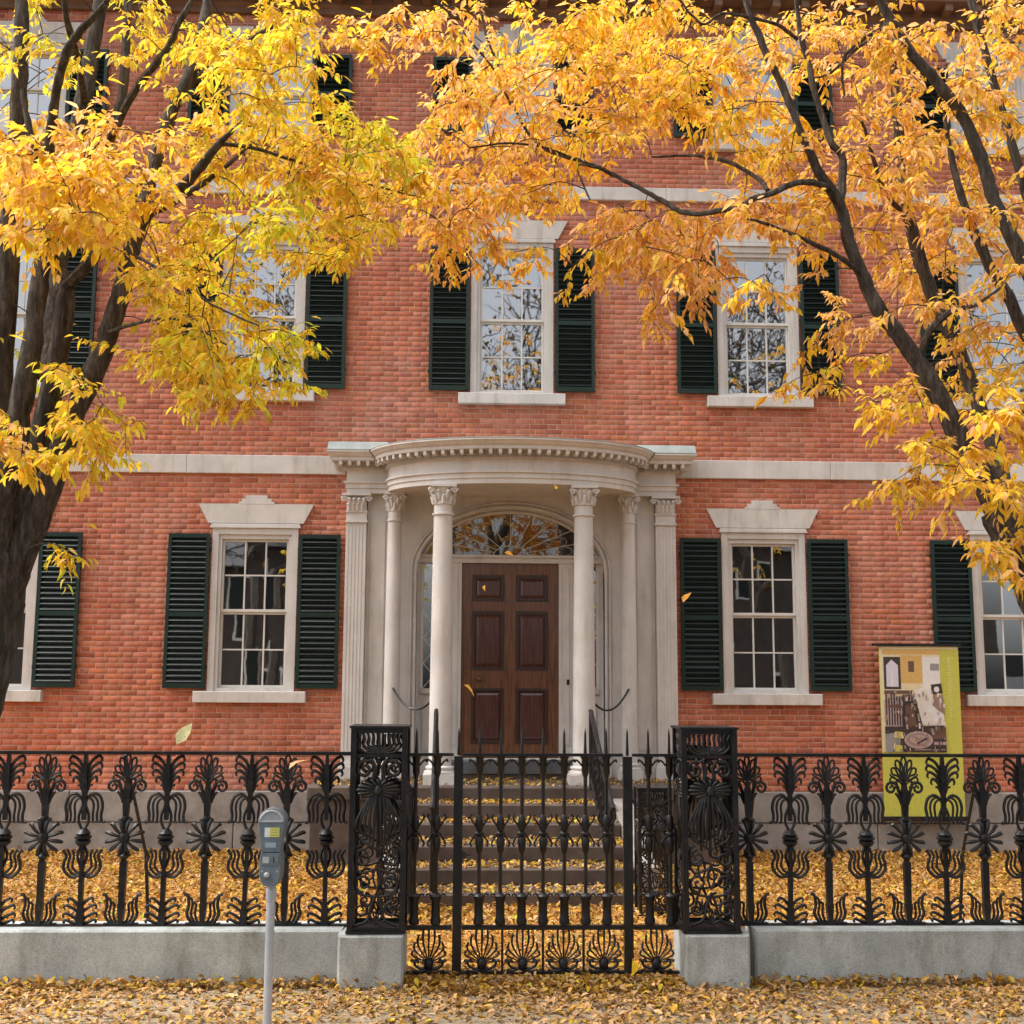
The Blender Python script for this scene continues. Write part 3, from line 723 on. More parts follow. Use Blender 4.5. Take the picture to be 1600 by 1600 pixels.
# ------------------------------------------------------------------ cast-iron work
def spiral(cx, cz, r0, turns, a0, sgn, y=0., n=22, rin=.12):
    out = []
    for i in range(n):
        t = i/(n-1); a = a0+sgn*turns*2*math.pi*t; r = r0*(1-(1-rin)*t); out.append((cx+r*math.cos(a), y, cz+r*math.sin(a)))
    return out
def mirror(m, pts, rad, seg=5, fl=.8):
    m.tube(pts, rad, seg, fl); m.tube([(-x, y, z) for x, y, z in pts], rad, seg, fl)
def taper(n, a, b, mid=None):
    if mid is None: return list(np.linspace(a, b, n))
    return list(np.interp(np.linspace(0, 1, n), [0, .55, 1], [a, mid, b]))
def c2y(p): return c2([(x, 0, z) for x, z in p], 4)
def motif_A():
    m = MB()
    def fanp(a, L): return (math.sin(a)*L*.66, .838+math.cos(a)*L)
    for k in range(-3, 4):                           # anthemion petals: looped, joined by a scalloped rim
        a = k*R(29); L = .140*(1-.035*abs(k)); da = R(10.5)
        loop = [(.004*k, .842), fanp(a-da*.55, L*.55), fanp(a-da, L*.86), fanp(a, L*1.04), fanp(a+da, L*.86), fanp(a+da*.55, L*.55), (.004*k, .842)]
        m.tube(c2y(loop), .0068, 5, .9)
    mirror(m, c2y([fanp(R(100), .12), fanp(R(112), .10), (.03, .80)]), .007)
    sp = [(.02, 0, .70), (.03, 0, .76), (.05, 0, .825)]+spiral(.080, .795, .038, 1.45, R(140), -1)
    mirror(m, sp, taper(len(sp), .011, .006, .009))
    mirror(m, c2y([(.0, .80), (.03, .835), (.075, .865), (.085, .88)]), .006)
    m.prism([(-.015, .62), (.015, .62), (.020, .70), (.024, .76), (.014, .80), (.008, .85), (-.008, .85), (-.014, .80), (-.024, .76), (-.020, .70)], -.016, .016)
    mirror(m, c2y([(.02, .70), (.04, .745), (.056, .765)]), .008)
    m.lathe([(.016, .598), (.026, .604), (.026, .618), (.016, .624)], 0, 0, 8)
    for k in range(12):                              # rosette
        a = 2*math.pi*(k+.5)/12; L = .104; bx, bz = math.sin(a), math.cos(a)
        pts = c2([(bx*.02, -.015, .50+bz*.02), (bx*L*.6, -.022, .50+bz*L*.6), (bx*L, -.008, .50+bz*L+.004), (bx*L*1.0+.012*(1 if bx > 0 else -1), .0, .50+bz*L-.004)], 3)
        m.tube(pts, taper(len(pts), .007, .008, .0135), 5, .8)
    m.lathe([(.0, .466), (.028, .478), (.036, .50), (.028, .522), (.0, .534)], 0, -.008, 10)
    m.prism([(-.014, .36), (.014, .36), (.014, .47), (-.014, .47)], -.014, .014); m.prism([(-.014, .53), (.014, .53), (.014, .60), (-.014, .60)], -.014, .014)
    m.lathe([(.014, .372), (.026, .38), (.03, .395), (.02, .41)], 0, 0, 8)
    m.prism([(-.017, .12), (.017, .12), (.020, .36), (-.020, .36)], -.018, .018)
    m.prism([(-.012, .0), (.012, .0), (.022, .12), (-.022, .12)], -.02, .02)
    for k, (w, hh) in enumerate(((.108, .175), (.080, .155), (.052, .13))):
        mirror(m, c2y([(.004, .012), (w*.55, .012+k*.004), (w*.86, .06), (w*.78, .11), (w*.84, hh-.01), (w*1.05, hh)]), 0.0100 if k == 0 else .0078)
    m.box(-.10, .10, -.018, .018, 0, .012)
    return m.mesh('scroll_baluster', M['iron'], True)
def motif_B():
    m = MB()
    m.prism([(-.012, .74), (.012, .74), (.016, .80), (.013, .90), (.008, .985), (-.008, .985), (-.013, .90), (-.016, .80)], -.016, .016)
    for k, (z, w) in enumerate(((.965, .095), (.925, .098), (.885, .092), (.845, .07))):
        mirror(m, c2y([(.008, z-.075), (w*.42, z-.018), (w*.85, z+.006), (w*1.0, z-.016), (w*.9, z-.03)]), taper(17, .011, .005, .0095))
    mirror(m, c2y([(.012, .76), (.03, .80), (.045, .80)]), .007)
    for k, (w, d) in enumerate(((.108, .0), (.082, .012), (.056, .024))):   # drooping lyre
        p = c2y([(.006, .71), (w*.45, .752-d), (w*.85, .735-d), (w, .68), (w*.93, .63), (w*.98, .592), (w*1.16, .590)]); mirror(m, p, 0.0100 if k == 0 else .0078)
    mirror(m, c2y([(.0, .70), (.026, .64), (.028, .59), (.008, .545)]), .009)
    m.prism([(-.012, .60), (.012, .60), (.014, .75), (-.014, .75)], -.014, .014)
    m.lathe([(.012, .445), (.03, .452), (.046, .47), (.046, .482), (.038, .487), (.05, .495), (.05, .507), (.038, .512), (.044, .522), (.028, .545), (.012, .553)], 0, 0, 12)
    mirror(m, c2y([(.008, .455), (.024, .42), (.026, .38), (.0, .31)]), .009)
    m.prism([(-.011, .26), (.011, .26), (.011, .46), (-.011, .46)], -.014, .014)
    for k, (w, d) in enumerate(((.108, .0), (.082, .016), (.056, .03))):    # rising lyre
        p = c2y([(.006, .285+d*.4), (w*.55, .272+d), (w*.95, .312+d*.6), (w*.98, .355), (w*.86, .395), (w*1.06, .428)]); mirror(m, p, 0.0100 if k == 0 else .0078)
    m.prism([(-.018, .09), (.018, .09), (.012, .14), (.014, .27), (-.014, .27), (-.012, .14)], -.016, .016)
    m.prism([(-.022, .0), (.022, .0), (.018, .095), (-.018, .095)], -.018, .018)
    for k, (z, w) in enumerate(((.135, .075), (.095, .095), (.05, .10), (.012, .095))):
        mirror(m, c2y([(.015, z-.02 if z > .03 else z), (w*.5, z+.004), (w*.85, z+.018), (w*1.0, z+.006), (w*.9, z-.006 if z > .03 else z+.002)]), taper(17, .010, .005, .0085))
    return m.mesh('leaf_baluster', M['iron'], True)
mA, mB = motif_A(), motif_B()
ZS = .30; FYC = -6.11                                 # top of kerb stone, centre line of the ironwork
for side, x0, sgn, firstA, lab in (('l', -1.285, -1, False, 'ornate black cast-iron fence left of the gate, behind the parking meter'), ('r', 1.245, 1, True, 'ornate black cast-iron fence right of the gate, before the banner')):
    f = tag(empty('iron_fence', (sgn*3.2, FYC, ZS)), lab, 'fence', 'cast-iron front fence')
    xe = 5.6; a, b = sorted((sgn*1.135, sgn*xe)); cx = sgn*3.2
    MB().box(a-cx, b-cx, -.022, .022, .985, 1.005).build('top_rail', M['iron'], f)
    MB().box(a-cx, b-cx, -.025, .025, -.001, .008).build('bottom_plate', M['iron'], f)
    k = 0; x = x0
    while abs(x) < xe-.1:
        isA = firstA == (k % 2 == 0)
        o = link('scroll_baluster' if isA else 'leaf_baluster', mA if isA else mB, f, (x-cx, 0, .004)); o.rotation_euler = (R(random.gauss(0, .6)), R(random.gauss(0, .55)), R(random.gauss(0, 2)))
        k += 1; x += sgn*.2375
    for bx in ((-2.50, -5.0) if sgn < 0 else (1.30, 2.68, 4.6)):     # back stays
        MB().tube([(bx-cx, .02, .98), (bx-cx+.04, .45, .35), (bx-cx+.05, .62, -.36)], .011, 6).build('stay', M['iron'], f)
# kerb stones
for x0_, x1_, lab in ((-5.6, -1.165, 'long pale granite base stone under the left fence'), (1.235, 5.6, 'long pale granite base stone under the right fence')):
    c = (x0_+x1_)/2; g = tag(empty('base_stone', (c, FYC, 0)), lab, 'stone', 'granite fence base')
    edges = [x0_, -4.2, x1_] if x0_ < 0 else [x0_, 4.2, x1_]
    for a, b in zip(edges[:-1], edges[1:]): MB().cbox(a-c+.002, b-c-.002, FY-FYC, .14, -.12, ZS, .012).build('granite_stone', M['granite'], g)
for s, w in ((-1, 'left'), (1, 'right')):
    c = s*.985; o = MB().cbox(-.195 if s < 0 else -.18, .18 if s < 0 else .195, -.255, .15, -.12, ZS-.005, .014).build('pier_block', M['granite'], None, False, (c, FYC, 0))
    tag(o, 'square granite block under the %s iron gate pier' % w, 'stone', 'granite pier blocks')
# gate piers: open boxes with pierced panels
PW, PH = .33, 1.155
def pier_panel():
    m = MB(); w = PW/2-.03
    m.box(-w, w, -.008, .008, 0, .03); m.box(-w, w, -.008, .008, PH-.03, PH-.0); m.box(-w, w, -.008, .008, .985, 1.005)
    for k, (ww, zz) in enumerate(((.125, .0), (.095, .012), (.065, .022), (.035, .03))):     # lyre in the top panel
        mirror(m, c2y([(.004, 1.012+zz*.5), (ww*.6, 1.012+zz), (ww*.98, 1.05), (ww*.9, 1.09), (ww*1.02, 1.122)]), .008)
    m.tube([(0, 0, 1.0), (0, 0, 1.13)], [.012, .006], 5)
    sp = [(.03, 0, .86), (.02, 0, .93), (.045, 0, .975)]+spiral(.082, .918, .052, 1.6, R(120), -1); mirror(m, sp, taper(len(sp), .013, .007, .011))
    m.lathe([(.0, .945), (.018, .955), (.02, .97), (.0, .982)], 0, 0, 8)
    for k in range(-6, 7):                            # shell of leaves fanning out
        a = k*R(22); L = .150*(1-.015*abs(k)); rx, rz = math.sin(a), math.cos(a)
        pts = c2([(rx*.012, -.014, .80+rz*.012), (rx*L*.45, -.022, .80+rz*L*.30), (rx*L*.85, -.014, .80+rz*L*.40), (rx*L*.95, -.0, .795+rz*L*.38)], 3)
        pts = [(max(-w, min(w, p[0])), p[1], p[2]) for p in pts]; m.tube(pts, taper(len(pts), .006, .006, .0115), 5)
    for k in range(5):                                # hanging acanthus strands
        x0_ = .014+.024*k; pts = c2([(x0_*.5, -.016, .80-.012*k), (x0_*1.05, -.022, .70-.015*k), (x0_*1.12+.004, -.014, .59-.004*k), (x0_*.70+.016, -.006, .49+.018*k), (x0_*.9+.026, 0, .475+.018*k)], 4); mirror(m, pts, taper(len(pts), .0075, .004, .009))
    m.tube(c2y([(0, .79), (0, .6), (0, .42)]), [.010]*4+[.008]*5, 6)
    mirror(m, spiral(.078, .415, .052, 1.6, R(90), -1), taper(22, .010, .005)); mirror(m, c2y([(.0, .36), (.04, .345), (.10, .335), (.125, .40), (.118, .47), (.09, .49)]), .0075)
    mirror(m, spiral(.074, .275, .054, 1.6, R(-90), 1), taper(22, .010, .005)); mirror(m, c2y([(.0, .46), (.05, .49), (.10, .52), (.125, .58)]), .0075)
    mirror(m, c2y([(.0, .24), (.02, .30), (.012, .35), (.0, .38)]), .007); mirror(m, c2y([(.0, .20), (.05, .205), (.11, .225), (.128, .29)]), .0075)
    mirror(m, spiral(.088, .13, .045, 1.5, R(90), 1), taper(22, .009, .005)); mirror(m, c2y([(.0, .22), (.028, .15), (.05, .07), (.12, .04)]), .009)
    for k in range(-3, 4): a = k*R(26); m.tube(c2y([(0, .05), (math.sin(a)*.035, .05+math.cos(a)*.06), (math.sin(a)*.055, .05+math.cos(a)*.085)]), .006, 5)
    m.lathe([(.0, .765), (.022, .778), (.026, .80), (.014, .825), (.0, .83)], 0, -.02, 10)
    return m.mesh('pierced_panel', M['iron'], True)
ppm = pier_panel()
def pier(name, loc, label, group, sc=(1, 1, 1)):
    r = tag(empty(name, loc), label, 'pier', group); h = PW/2
    post = MB().box(-.016, .016, -.016, .016, .012, PH-.002).mesh('corner_post', M['iron'])
    for sx_ in (-1, 1):
        for sy_ in (-1, 1): link('corner_post', post, r, (sx_*(h-.0165), sy_*(h-.0165), 0))
    MB().box(-h-.006, h+.006, -h-.006, h+.006, 0, .0115).build('foot_plate', M['iron'], r)
    MB().box(-h-.008, h+.008, -h-.008, h+.008, PH-.0015, PH+.012).build('cap_plate', M['iron'], r)
    for k in range(4):
        a = k*math.pi/2; o = link('pierced_panel', ppm, r, (math.sin(a)*(h-.022), -math.cos(a)*(h-.022), 0), (0, 0, a))
    r.scale = sc; return r
pier('gate_pier', (-.967, FYC-.075, ZS), 'left black cast-iron gate pier with pierced scrollwork, nearest the parking meter', 'gate piers')
pier('gate_pier', (.967, FYC-.075, ZS), 'right black cast-iron gate pier with pierced scrollwork, between gate and right fence', 'gate piers')
pier('stair_newel', (-1.02, -3.62, GZ), 'smaller black iron newel at the foot of the steps, left side', 'stair newels', (.80, .80, .84))
pier('stair_newel', (1.03, -3.62, GZ), 'smaller black iron newel at the foot of the steps, right side', 'stair newels', (.80, .80, .84))
# gate and fixed side bars
BS = .1262
def bar_mesh(stile=False):
    m = MB(); z0, z1 = .0, 1.0
    if stile: m.box(-.027, .027, -.024, .024, -.26, .985)
    else:
        m.tube([(0, 0, .01), (0, 0, .985)], .0115, 6)
        m.lathe([(.014, .015), (.030, .02), (.032, .04), (.026, .06), (.027, .15), (.036, .165), (.036, .18), (.016, .195)], 0, 0, 10); mirror(m, c2y([(.02, .175), (.045, .19), (.058, .18)]), .006)
        m.lathe([(.011, .42), (.020, .435), (.026, .50), (.016, .52), (.030, .53), (.030, .54), (.016, .55), (.026, .57), (.020, .63), (.011, .645)], 0, 0, 10)
        mirror(m, c2y([(.012, .57), (.036, .60), (.052, .63), (.044, .65)]), .006); mirror(m, c2y([(.012, .54), (.036, .51), (.052, .48), (.044, .46)]), .006)
        m.lathe([(.011, .86), (.016, .875), (.022, .89), (.022, .97), (.032, .984)], 0, 0, 8)
        mirror(m, c2y([(.02, .93), (.04, .955), (.058, .965), (.06, .95)]), .006)
    m.lathe([(.008, .99), (.010, 1.01), (.0085, 1.04), (.0065, 1.12), (.0005, 1.155)], 0, 0, 6)
    return m.mesh('stile' if stile else 'gate_bar', M['iron'], True)
gbar, gst = bar_mesh(), bar_mesh(True)
def shell():
    m = MB(); w = .07
    for k in range(-5, 6):
        a = k*R(17); L = .205*(1-.035*abs(k)); s_ = math.sin(a)*1.12; c_ = math.cos(a)
        p = c2([(s_*.02, -.012, -.195+c_*.02), (s_*L*.5, -.018, -.195+c_*L*.6), (s_*L*.52+.0, -.012, -.195+c_*L*.88), (s_*L*.48, 0, -.195+c_*L*.95)], 3); m.tube(p, taper(len(p), .004, .0055, .0075), 5)
    m.lathe([(.0, -.235), (.026, -.225), (.03, -.20), (.018, -.175), (.0, -.17)], 0, 0, 10)
    mirror(m, c2y([(.0, -.22), (.04, -.232), (.075, -.215), (.082, -.19), (.065, -.185), (.062, -.2)]), .008)
    mirror(m, c2y([(.0, -.235), (.05, -.247), (.09, -.24)]), .008)
    return m.mesh('shell_ornament', M['iron'], True)
shm = shell()
gate = tag(empty('iron_gate', (0, FYC-.06, ZS)), 'black iron gate with spear-tipped bars before the steps', 'gate')
GA, GB = -4*BS, 4*BS
for s in (GA, GB): link('stile', gst, gate, (s, 0, 0))
for k in range(-3, 4): link('gate_bar', gbar, gate, (k*BS, 0, 0))
MB().box(GA+.028, GB-.028, -.018, .018, .986, 1.003).build('top_rail', M['iron'], gate)
MB().box(GA+.028, GB-.028, -.018, .018, -.012, .012).build('lower_rail', M['iron'], gate)
MB().box(GA+.028, GB-.028, -.016, .016, -.262, -.246).build('bottom_rail', M['iron'], gate)
wS = (GB-GA-.056)/4
for k in range(4): link('shell_ornament', shm, gate, (GA+.028+(k+.5)*wS, 0, 0))
for k in range(1, 4): MB().box(GA+.028+k*wS-.007, GA+.028+k*wS+.007, -.01, .01, -.245, -.013).build('divider', M['iron'], gate)
m = MB(); m.box(-.02, .05, -.034, -.0245, .40, .435); m.tube([(.03, -.045, .417), (.075, -.05, .42)], .008, 6); o = m.build('latch', M['iron'], gate); o.location = (GA, 0, 0)
for s, w in ((-1, 'left'), (1, 'right')):
    g = tag(empty('gate_side_panel', (s*.68, FYC-.06, ZS)), 'narrow fixed black iron panel between the gate and the %s pier' % w, 'railing', 'fixed gate side panels')
    for k in (5, 6): link('gate_bar', gbar, g, (s*(k*BS-.68), 0, 0))
    a, b = sorted((s*(4*BS+.030-.68), s*(.80-.68)))
    MB().box(a, b, -.018, .018, .986, 1.003).build('top_rail', M['iron'], g); MB().box(a, b, -.018, .018, -.012, .012).build('lower_rail', M['iron'], g); MB().box(a, b, -.016, .016, -.262, -.246).build('bottom_rail', M['iron'], g)
    link('shell_ornament', shm, g, ((a+b)/2, 0, 0))

# ------------------------------------------------------------------ parking meter
pmx = at(424, 1383, -7.5)
mt = tag(empty('parking_meter', (pmx[0], -7.5, -.02)), 'grey single-head parking meter on a pale pole before the fence', 'parking meter')
MB().lathe([(.021, 0.001), (.021, .775)], 0, 0, 14).build('pole', M['pole'], mt, True)
MB().lathe([(.05, 0.0), (.05, .012), (.03, .02), (.023, .05)], 0, 0, 14).build('base_flange', M['pole'], mt, True)
MB().lathe([(.024, .70), (.026, .71), (.026, .745), (.024, .755)], 0, 0, 14).build('collar', M['pole'], mt, True)
def body(prof, y0, y1, c):
    m = MB(); n = len(prof); cx = 0; cz = sum(p[1] for p in prof)/n
    inn = [(x*(1-c*8), cz+(z-cz)*(1-c*3)) for x, z in prof]
    rings = [[(x, y0, z) for x, z in inn], [(x, y0+c*1.2, z) for x, z in prof], [(x, y1-c*1.2, z) for x, z in prof], [(x, y1, z) for x, z in inn]]
    m.add([p for r in rings for p in r], [[k*n+(i+1) % n, k*n+i, (k+1)*n+i, (k+1)*n+(i+1) % n] for k in range(3) for i in range(n)]+[list(range(n)), [3*n+i for i in range(n)][::-1]]); return m
arc = [(.066*math.cos(t), 1.072+.066*math.sin(t)) for t in np.linspace(R(-8), R(188), 17)]
head = [(-.044, .93), (.044, .93), (.052, .97)]+arc+[(-.052, .97)]
body(head, -.06, .06, .012).build('meter_head', M['meter'], mt, True)
lowp = [(-.030, .775), (.030, .775), (.045, .80), (.052, .83), (.052, .90), (.046, .932), (-.046, .932), (-.052, .90), (-.052, .83), (-.045, .80)]
body(lowp, -.066, .066, .012).build('coin_vault', M['meter'], mt, True)
rim = MB(); rim.tube([(.054*math.cos(t), -.061, 1.072+.054*math.sin(t)) for t in np.linspace(R(5), R(175), 19)]+[(.054*math.cos(R(5)), -.061, 1.072+.054*math.sin(R(5)))], .0055, 6); rim.build('window_rim', M['pole'], mt, True)
MB().prism([(.048*math.cos(t), 1.076+.048*math.sin(t)) for t in np.linspace(0, math.pi, 14)], -.0615, -.058).build('window_glass', flat('meter_window', (.34, .36, .37), .15), mt)
MB().box(-.030, -.006, -.0625, -.059, 1.004, 1.048).build('white_plate', flat('white_label', (.75, .75, .75)), mt)
MB().box(-.0055, .040, -.063, -.059, 1.004, 1.048).build('yellow_label', flat('yellow_label', (.62, .60, .13)), mt)
q = MB()
for k in range(3): q.box(-.0, .034, -.0634, -.063, 1.012+k*.012, 1.014+k*.012)
q.build('label_lines', flat('label_ink', (.25, .25, .08)), mt)
kn = MB(); kn.lathe([(.0, 0), (.014, .002), (.014, .012), (.008, .02), (.0, .021)], 0, 0, 12); k2 = kn.build('coin_lock', M['pole'], mt, True, (-.012, -.066, .83)); k2.rotation_euler = (R(90), 0, 0)
MB().box(-.04, .04, -.071, -.066, .875, .92).build('coin_plate', simple('meter_face', (.16, .19, .21), (.22, .25, .27), 12., .35, 0, metal=.3), mt)
MB().tube([(.044, 0, .985), (.062, 0, .985)], .012, 8).build('turn_handle', M['pole'], mt)
MB().box(.016, .020, -.0735, -.0712, .885, .912).build('coin_slot', M['iron'], mt)
MB().box(-.034, -.004, -.0728, -.0712, .884, .914).build('instruction_plate', flat('worn_plate', (.45, .46, .44), .5), mt)
for bx_ in (-.036, .036):
    o = MB().lathe([(.0, 0), (.005, .0005), (.004, .003), (.0, .0035)], 0, 0, 8).build('bolt', M['pole'], mt, False, (bx_, -.0655, .845)); o.rotation_euler = (R(90), 0, 0)
MB().box(-.026, .026, -.0632, -.0605, .955, .978).build('sticker', flat('faded_sticker', (.30, .38, .42), .6), mt)

# ------------------------------------------------------------------ banner on the wall
BY = -.17
bx0, bx1, bz0, bz1 = 4.075, 4.965, .305, 2.145
ban = tag(empty('hanging_banner', (bx0, BY, bz0)), 'tall lime-green banner with a dining room photo on the brick wall', 'banner')
bw, bh = bx1-bx0, bz1-bz0
MB().box(0, bw, 0, .012, 0, bh).build('board', flat('lime_vinyl', (.52, .50, .075), .55), ban)
MB().box(-.07, bw+.03, -.02, .03, bh+.001, bh+.03).build('top_bar', M['iron'], ban); MB().box(-.03, bw+.03, -.02, .03, -.05, -.001).build('bottom_bar', M['iron'], ban)
for x in (.08, bw-.12):
    MB().box(x, x+.03, .0125, .17, bh-.08, bh-.05).build('bracket', M['iron'], ban); MB().box(x, x+.03, .0125, .14, .05, .08).build('bracket', M['iron'], ban)
# photograph printed on the banner, as flat ink areas (u, v in crop pixels of the sign)
cols = {'cream': (.70, .58, .36), 'gold': (.62, .38, .12), 'white': (.72, .68, .64), 'lilac': (.62, .58, .66), 'dark': (.045, .03, .028), 'brown': (.14, .07, .05), 'mid': (.30, .20, .16), 'rose': (.42, .30, .29), 'yel': (.60, .52, .08), 'pale': (.60, .58, .22), 'grey': (.28, .26, .25), 'edge': (.70, .62, .36)}
cmat = {k: flat('ink_'+k, v, .5) for k, v in cols.items()}
keys = list(cols); m = MB(); lay = [0]
def U(u, v): return ((u-178)/655.*bw, bh-(v-110)/1405.*bh)
def ink(k, pts):
    lay[0] += 1; y = -.0012-.00025*lay[0]; m.cur = keys.index(k)
    P = [U(*p) for p in pts]; ar = sum(P[i][0]*P[(i+1) % len(P)][1]-P[(i+1) % len(P)][0]*P[i][1] for i in range(len(P)))
    if ar < 0: P = P[::-1]
    m.add([(x, y, z) for x, z in P], [list(range(len(P)))])
def rect(k, a, b, c, d): ink(k, [(a, b), (c, b), (c, d), (a, d)])
def ell(k, cx, cy, rx, ry, n=18): ink(k, [(cx+rx*math.cos(2*math.pi*i/n), cy+ry*math.sin(2*math.pi*i/n)) for i in range(n)])
rect('edge', 180, 112, 830, 135); rect('gold', 190, 136, 675, 178); rect('edge', 180, 136, 205, 990)
rect('cream', 205, 179, 675, 990); rect('gold', 350, 185, 530, 420); rect('white', 530, 200, 675, 600)
rect('dark', 212, 200, 350, 470); ink('lilac', [(232, 450), (232, 270), (278, 222), (330, 270), (330, 450)]); rect('white', 270, 300, 285, 450)
rect('brown', 415, 235, 462, 325); rect('grey', 595, 255, 668, 312); ink('white', [(440, 480), (600, 440), (690, 640), (695, 770), (500, 760), (450, 600)])
ink('dark', [(595, 430), (680, 420), (690, 500), (620, 520), (595, 500)]); ell('white', 640, 470, 22, 24); ink('mid', [(610, 510), (690, 520), (700, 680), (650, 650), (600, 600)])
ink('rose', [(205, 560), (440, 500), (470, 780), (210, 800)])
for cx in (255, 320, 400):
    for k in range(4): rect('dark', cx-38+k*22, 500+15*(cx % 3), cx-26+k*22, 770)
    rect('brown', cx-46, 480, cx+46, 508); rect('brown', cx-40, 600, cx+44, 622)
ink('dark', [(360, 560), (470, 580), (520, 800), (350, 800)]); ink('brown', [(380, 600), (440, 600), (470, 790), (370, 790)])
ink('dark', [(205, 780), (700, 770), (700, 990), (205, 990)]); ink('brown', [(560, 800), (690, 780), (700, 880), (600, 880)]); ink('grey', [(205, 840), (300, 830), (340, 990), (205, 990)])
ell('rose', 475, 890, 118, 72); ell('mid', 475, 888, 96, 56); ell('rose', 472, 884, 70, 38); ell('mid', 470, 882, 46, 22); ink('dark', [(455, 915), (540, 870), (552, 882), (470, 925)])
ink('yel', [(285, 820), (350, 825), (345, 880), (290, 875)]); ink('yel', [(280, 930), (340, 935), (340, 985), (280, 985)]); rect('rose', 600, 905, 700, 930); rect('mid', 440, 965, 690, 975)
random.seed(21)
for _ in range(150):                                   # small furniture details in the lower half of the printed room
    u, v = random.uniform(208, 690), random.uniform(470, 985); k = random.choice(('dark', 'brown', 'mid', 'rose', 'grey', 'cream') if u < 480 or v > 770 else ('white', 'rose', 'cream', 'white'))
    a_, w_, h_ = random.uniform(-.5, .5), random.uniform(3, 9), random.uniform(14, 46)
    if math.hypot((u-475)/125, (v-890)/80) < 1: w_, h_ = 3, random.uniform(8, 20)
    ink(k, [(u-w_, v), (u+w_, v+w_*a_), (u+w_+h_*a_*.5, min(988, v+h_)), (u-w_+h_*a_*.5, min(988, v+h_))])
for v in range(205, 700, 24):                          # faint vertical lettering on the lime strip
    rect('pale', 724, v, 752+random.choice((-8, 0, 6)), v+7); rect('pale', 724+random.choice((0, 14)), v+7, 733+random.choice((0, 14)), v+15)
m.build('printed_picture', [cmat[k] for k in keys], ban)
random.seed(11)

# ------------------------------------------------------------------ curtains inside
def curtain(x0, x1, z0, z1, y, label):
    m = MB(); n = 40; P = []
    for i in range(n+1):
        t = i/n; P.append((x0+(x1-x0)*t, y+.025*math.sin(t*(x1-x0)*70)+.01*math.sin(t*23)))
    m.add([(x, yy, z0) for x, yy in P]+[(x, yy, z1) for x, yy in P], [[i, i+1, n+2+i, n+1+i] for i in range(n)])
    tag(m.build('curtain', M['curtain'], None, True), label, 'curtain', 'curtains behind the windows')
curtain(3.05, 3.28, 1.6, 2.55, .30, 'pale lace curtain inside the ground-floor window right of the door')
curtain(-.42, .42, 5.9, 6.75, .40, 'pale blind inside the upper window above the portico')

# ------------------------------------------------------------------ leaves
def leaf_arrays(base, d, up_, L, Wd, col, curl=.25):
    """five-point folded lance leaves; every argument is an array over the leaves"""
    n = len(base); d = d/np.linalg.norm(d, axis=1)[:, None]
    s = np.cross(d, up_); s /= np.maximum(np.linalg.norm(s, axis=1), 1e-6)[:, None]; nn = np.cross(s, d)
    L = L[:, None]; Wd = Wd[:, None]; curl = curl*rng.uniform(.2, 2.4, (n, 1))
    v = np.empty((n, 7, 3))
    v[:, 0] = base
    v[:, 1] = base+d*L*.30-s*Wd*.85+nn*Wd*.25; v[:, 2] = base+d*L*.30+s*Wd*.85+nn*Wd*.25
    v[:, 3] = base+d*L*.62-s*Wd*.72+nn*(Wd*.2-L*curl*.22); v[:, 4] = base+d*L*.62+s*Wd*.72+nn*(Wd*.2-L*curl*.22)
    v[:, 5] = base+d*L*.48-nn*L*curl*.12
    v[:, 6] = base+d*L-nn*L*curl*.62
    t = np.array([(0, 5, 1), (0, 2, 5), (1, 5, 3), (5, 2, 4), (3, 5, 6), (5, 4, 6)])
    T = (np.arange(n)[:, None, None]*7+t[None]).reshape(-1, 3)
    return v.reshape(-1, 3), T, np.repeat(col, 7, axis=0)
YEL, ORA, LIM, RUS, PEA = (np.array(c) for c in ((.96, .66, .050), (.96, .50, .07), (.74, .76, .06), (.68, .29, .06), (.98, .60, .30)))
def leaf_colors(n, w):
    w = np.array(w, float); w /= w.sum(); k = rng.choice(5, n, p=w); pal = np.stack([YEL, ORA, LIM, RUS, PEA]); c = pal[k]
    c2_ = pal[rng.choice(5, n, p=w)]; t = rng.random((n, 1))*.5; return (c*(1-t)+c2_*t)*rng.uniform(.80, 1.12, (n, 1))

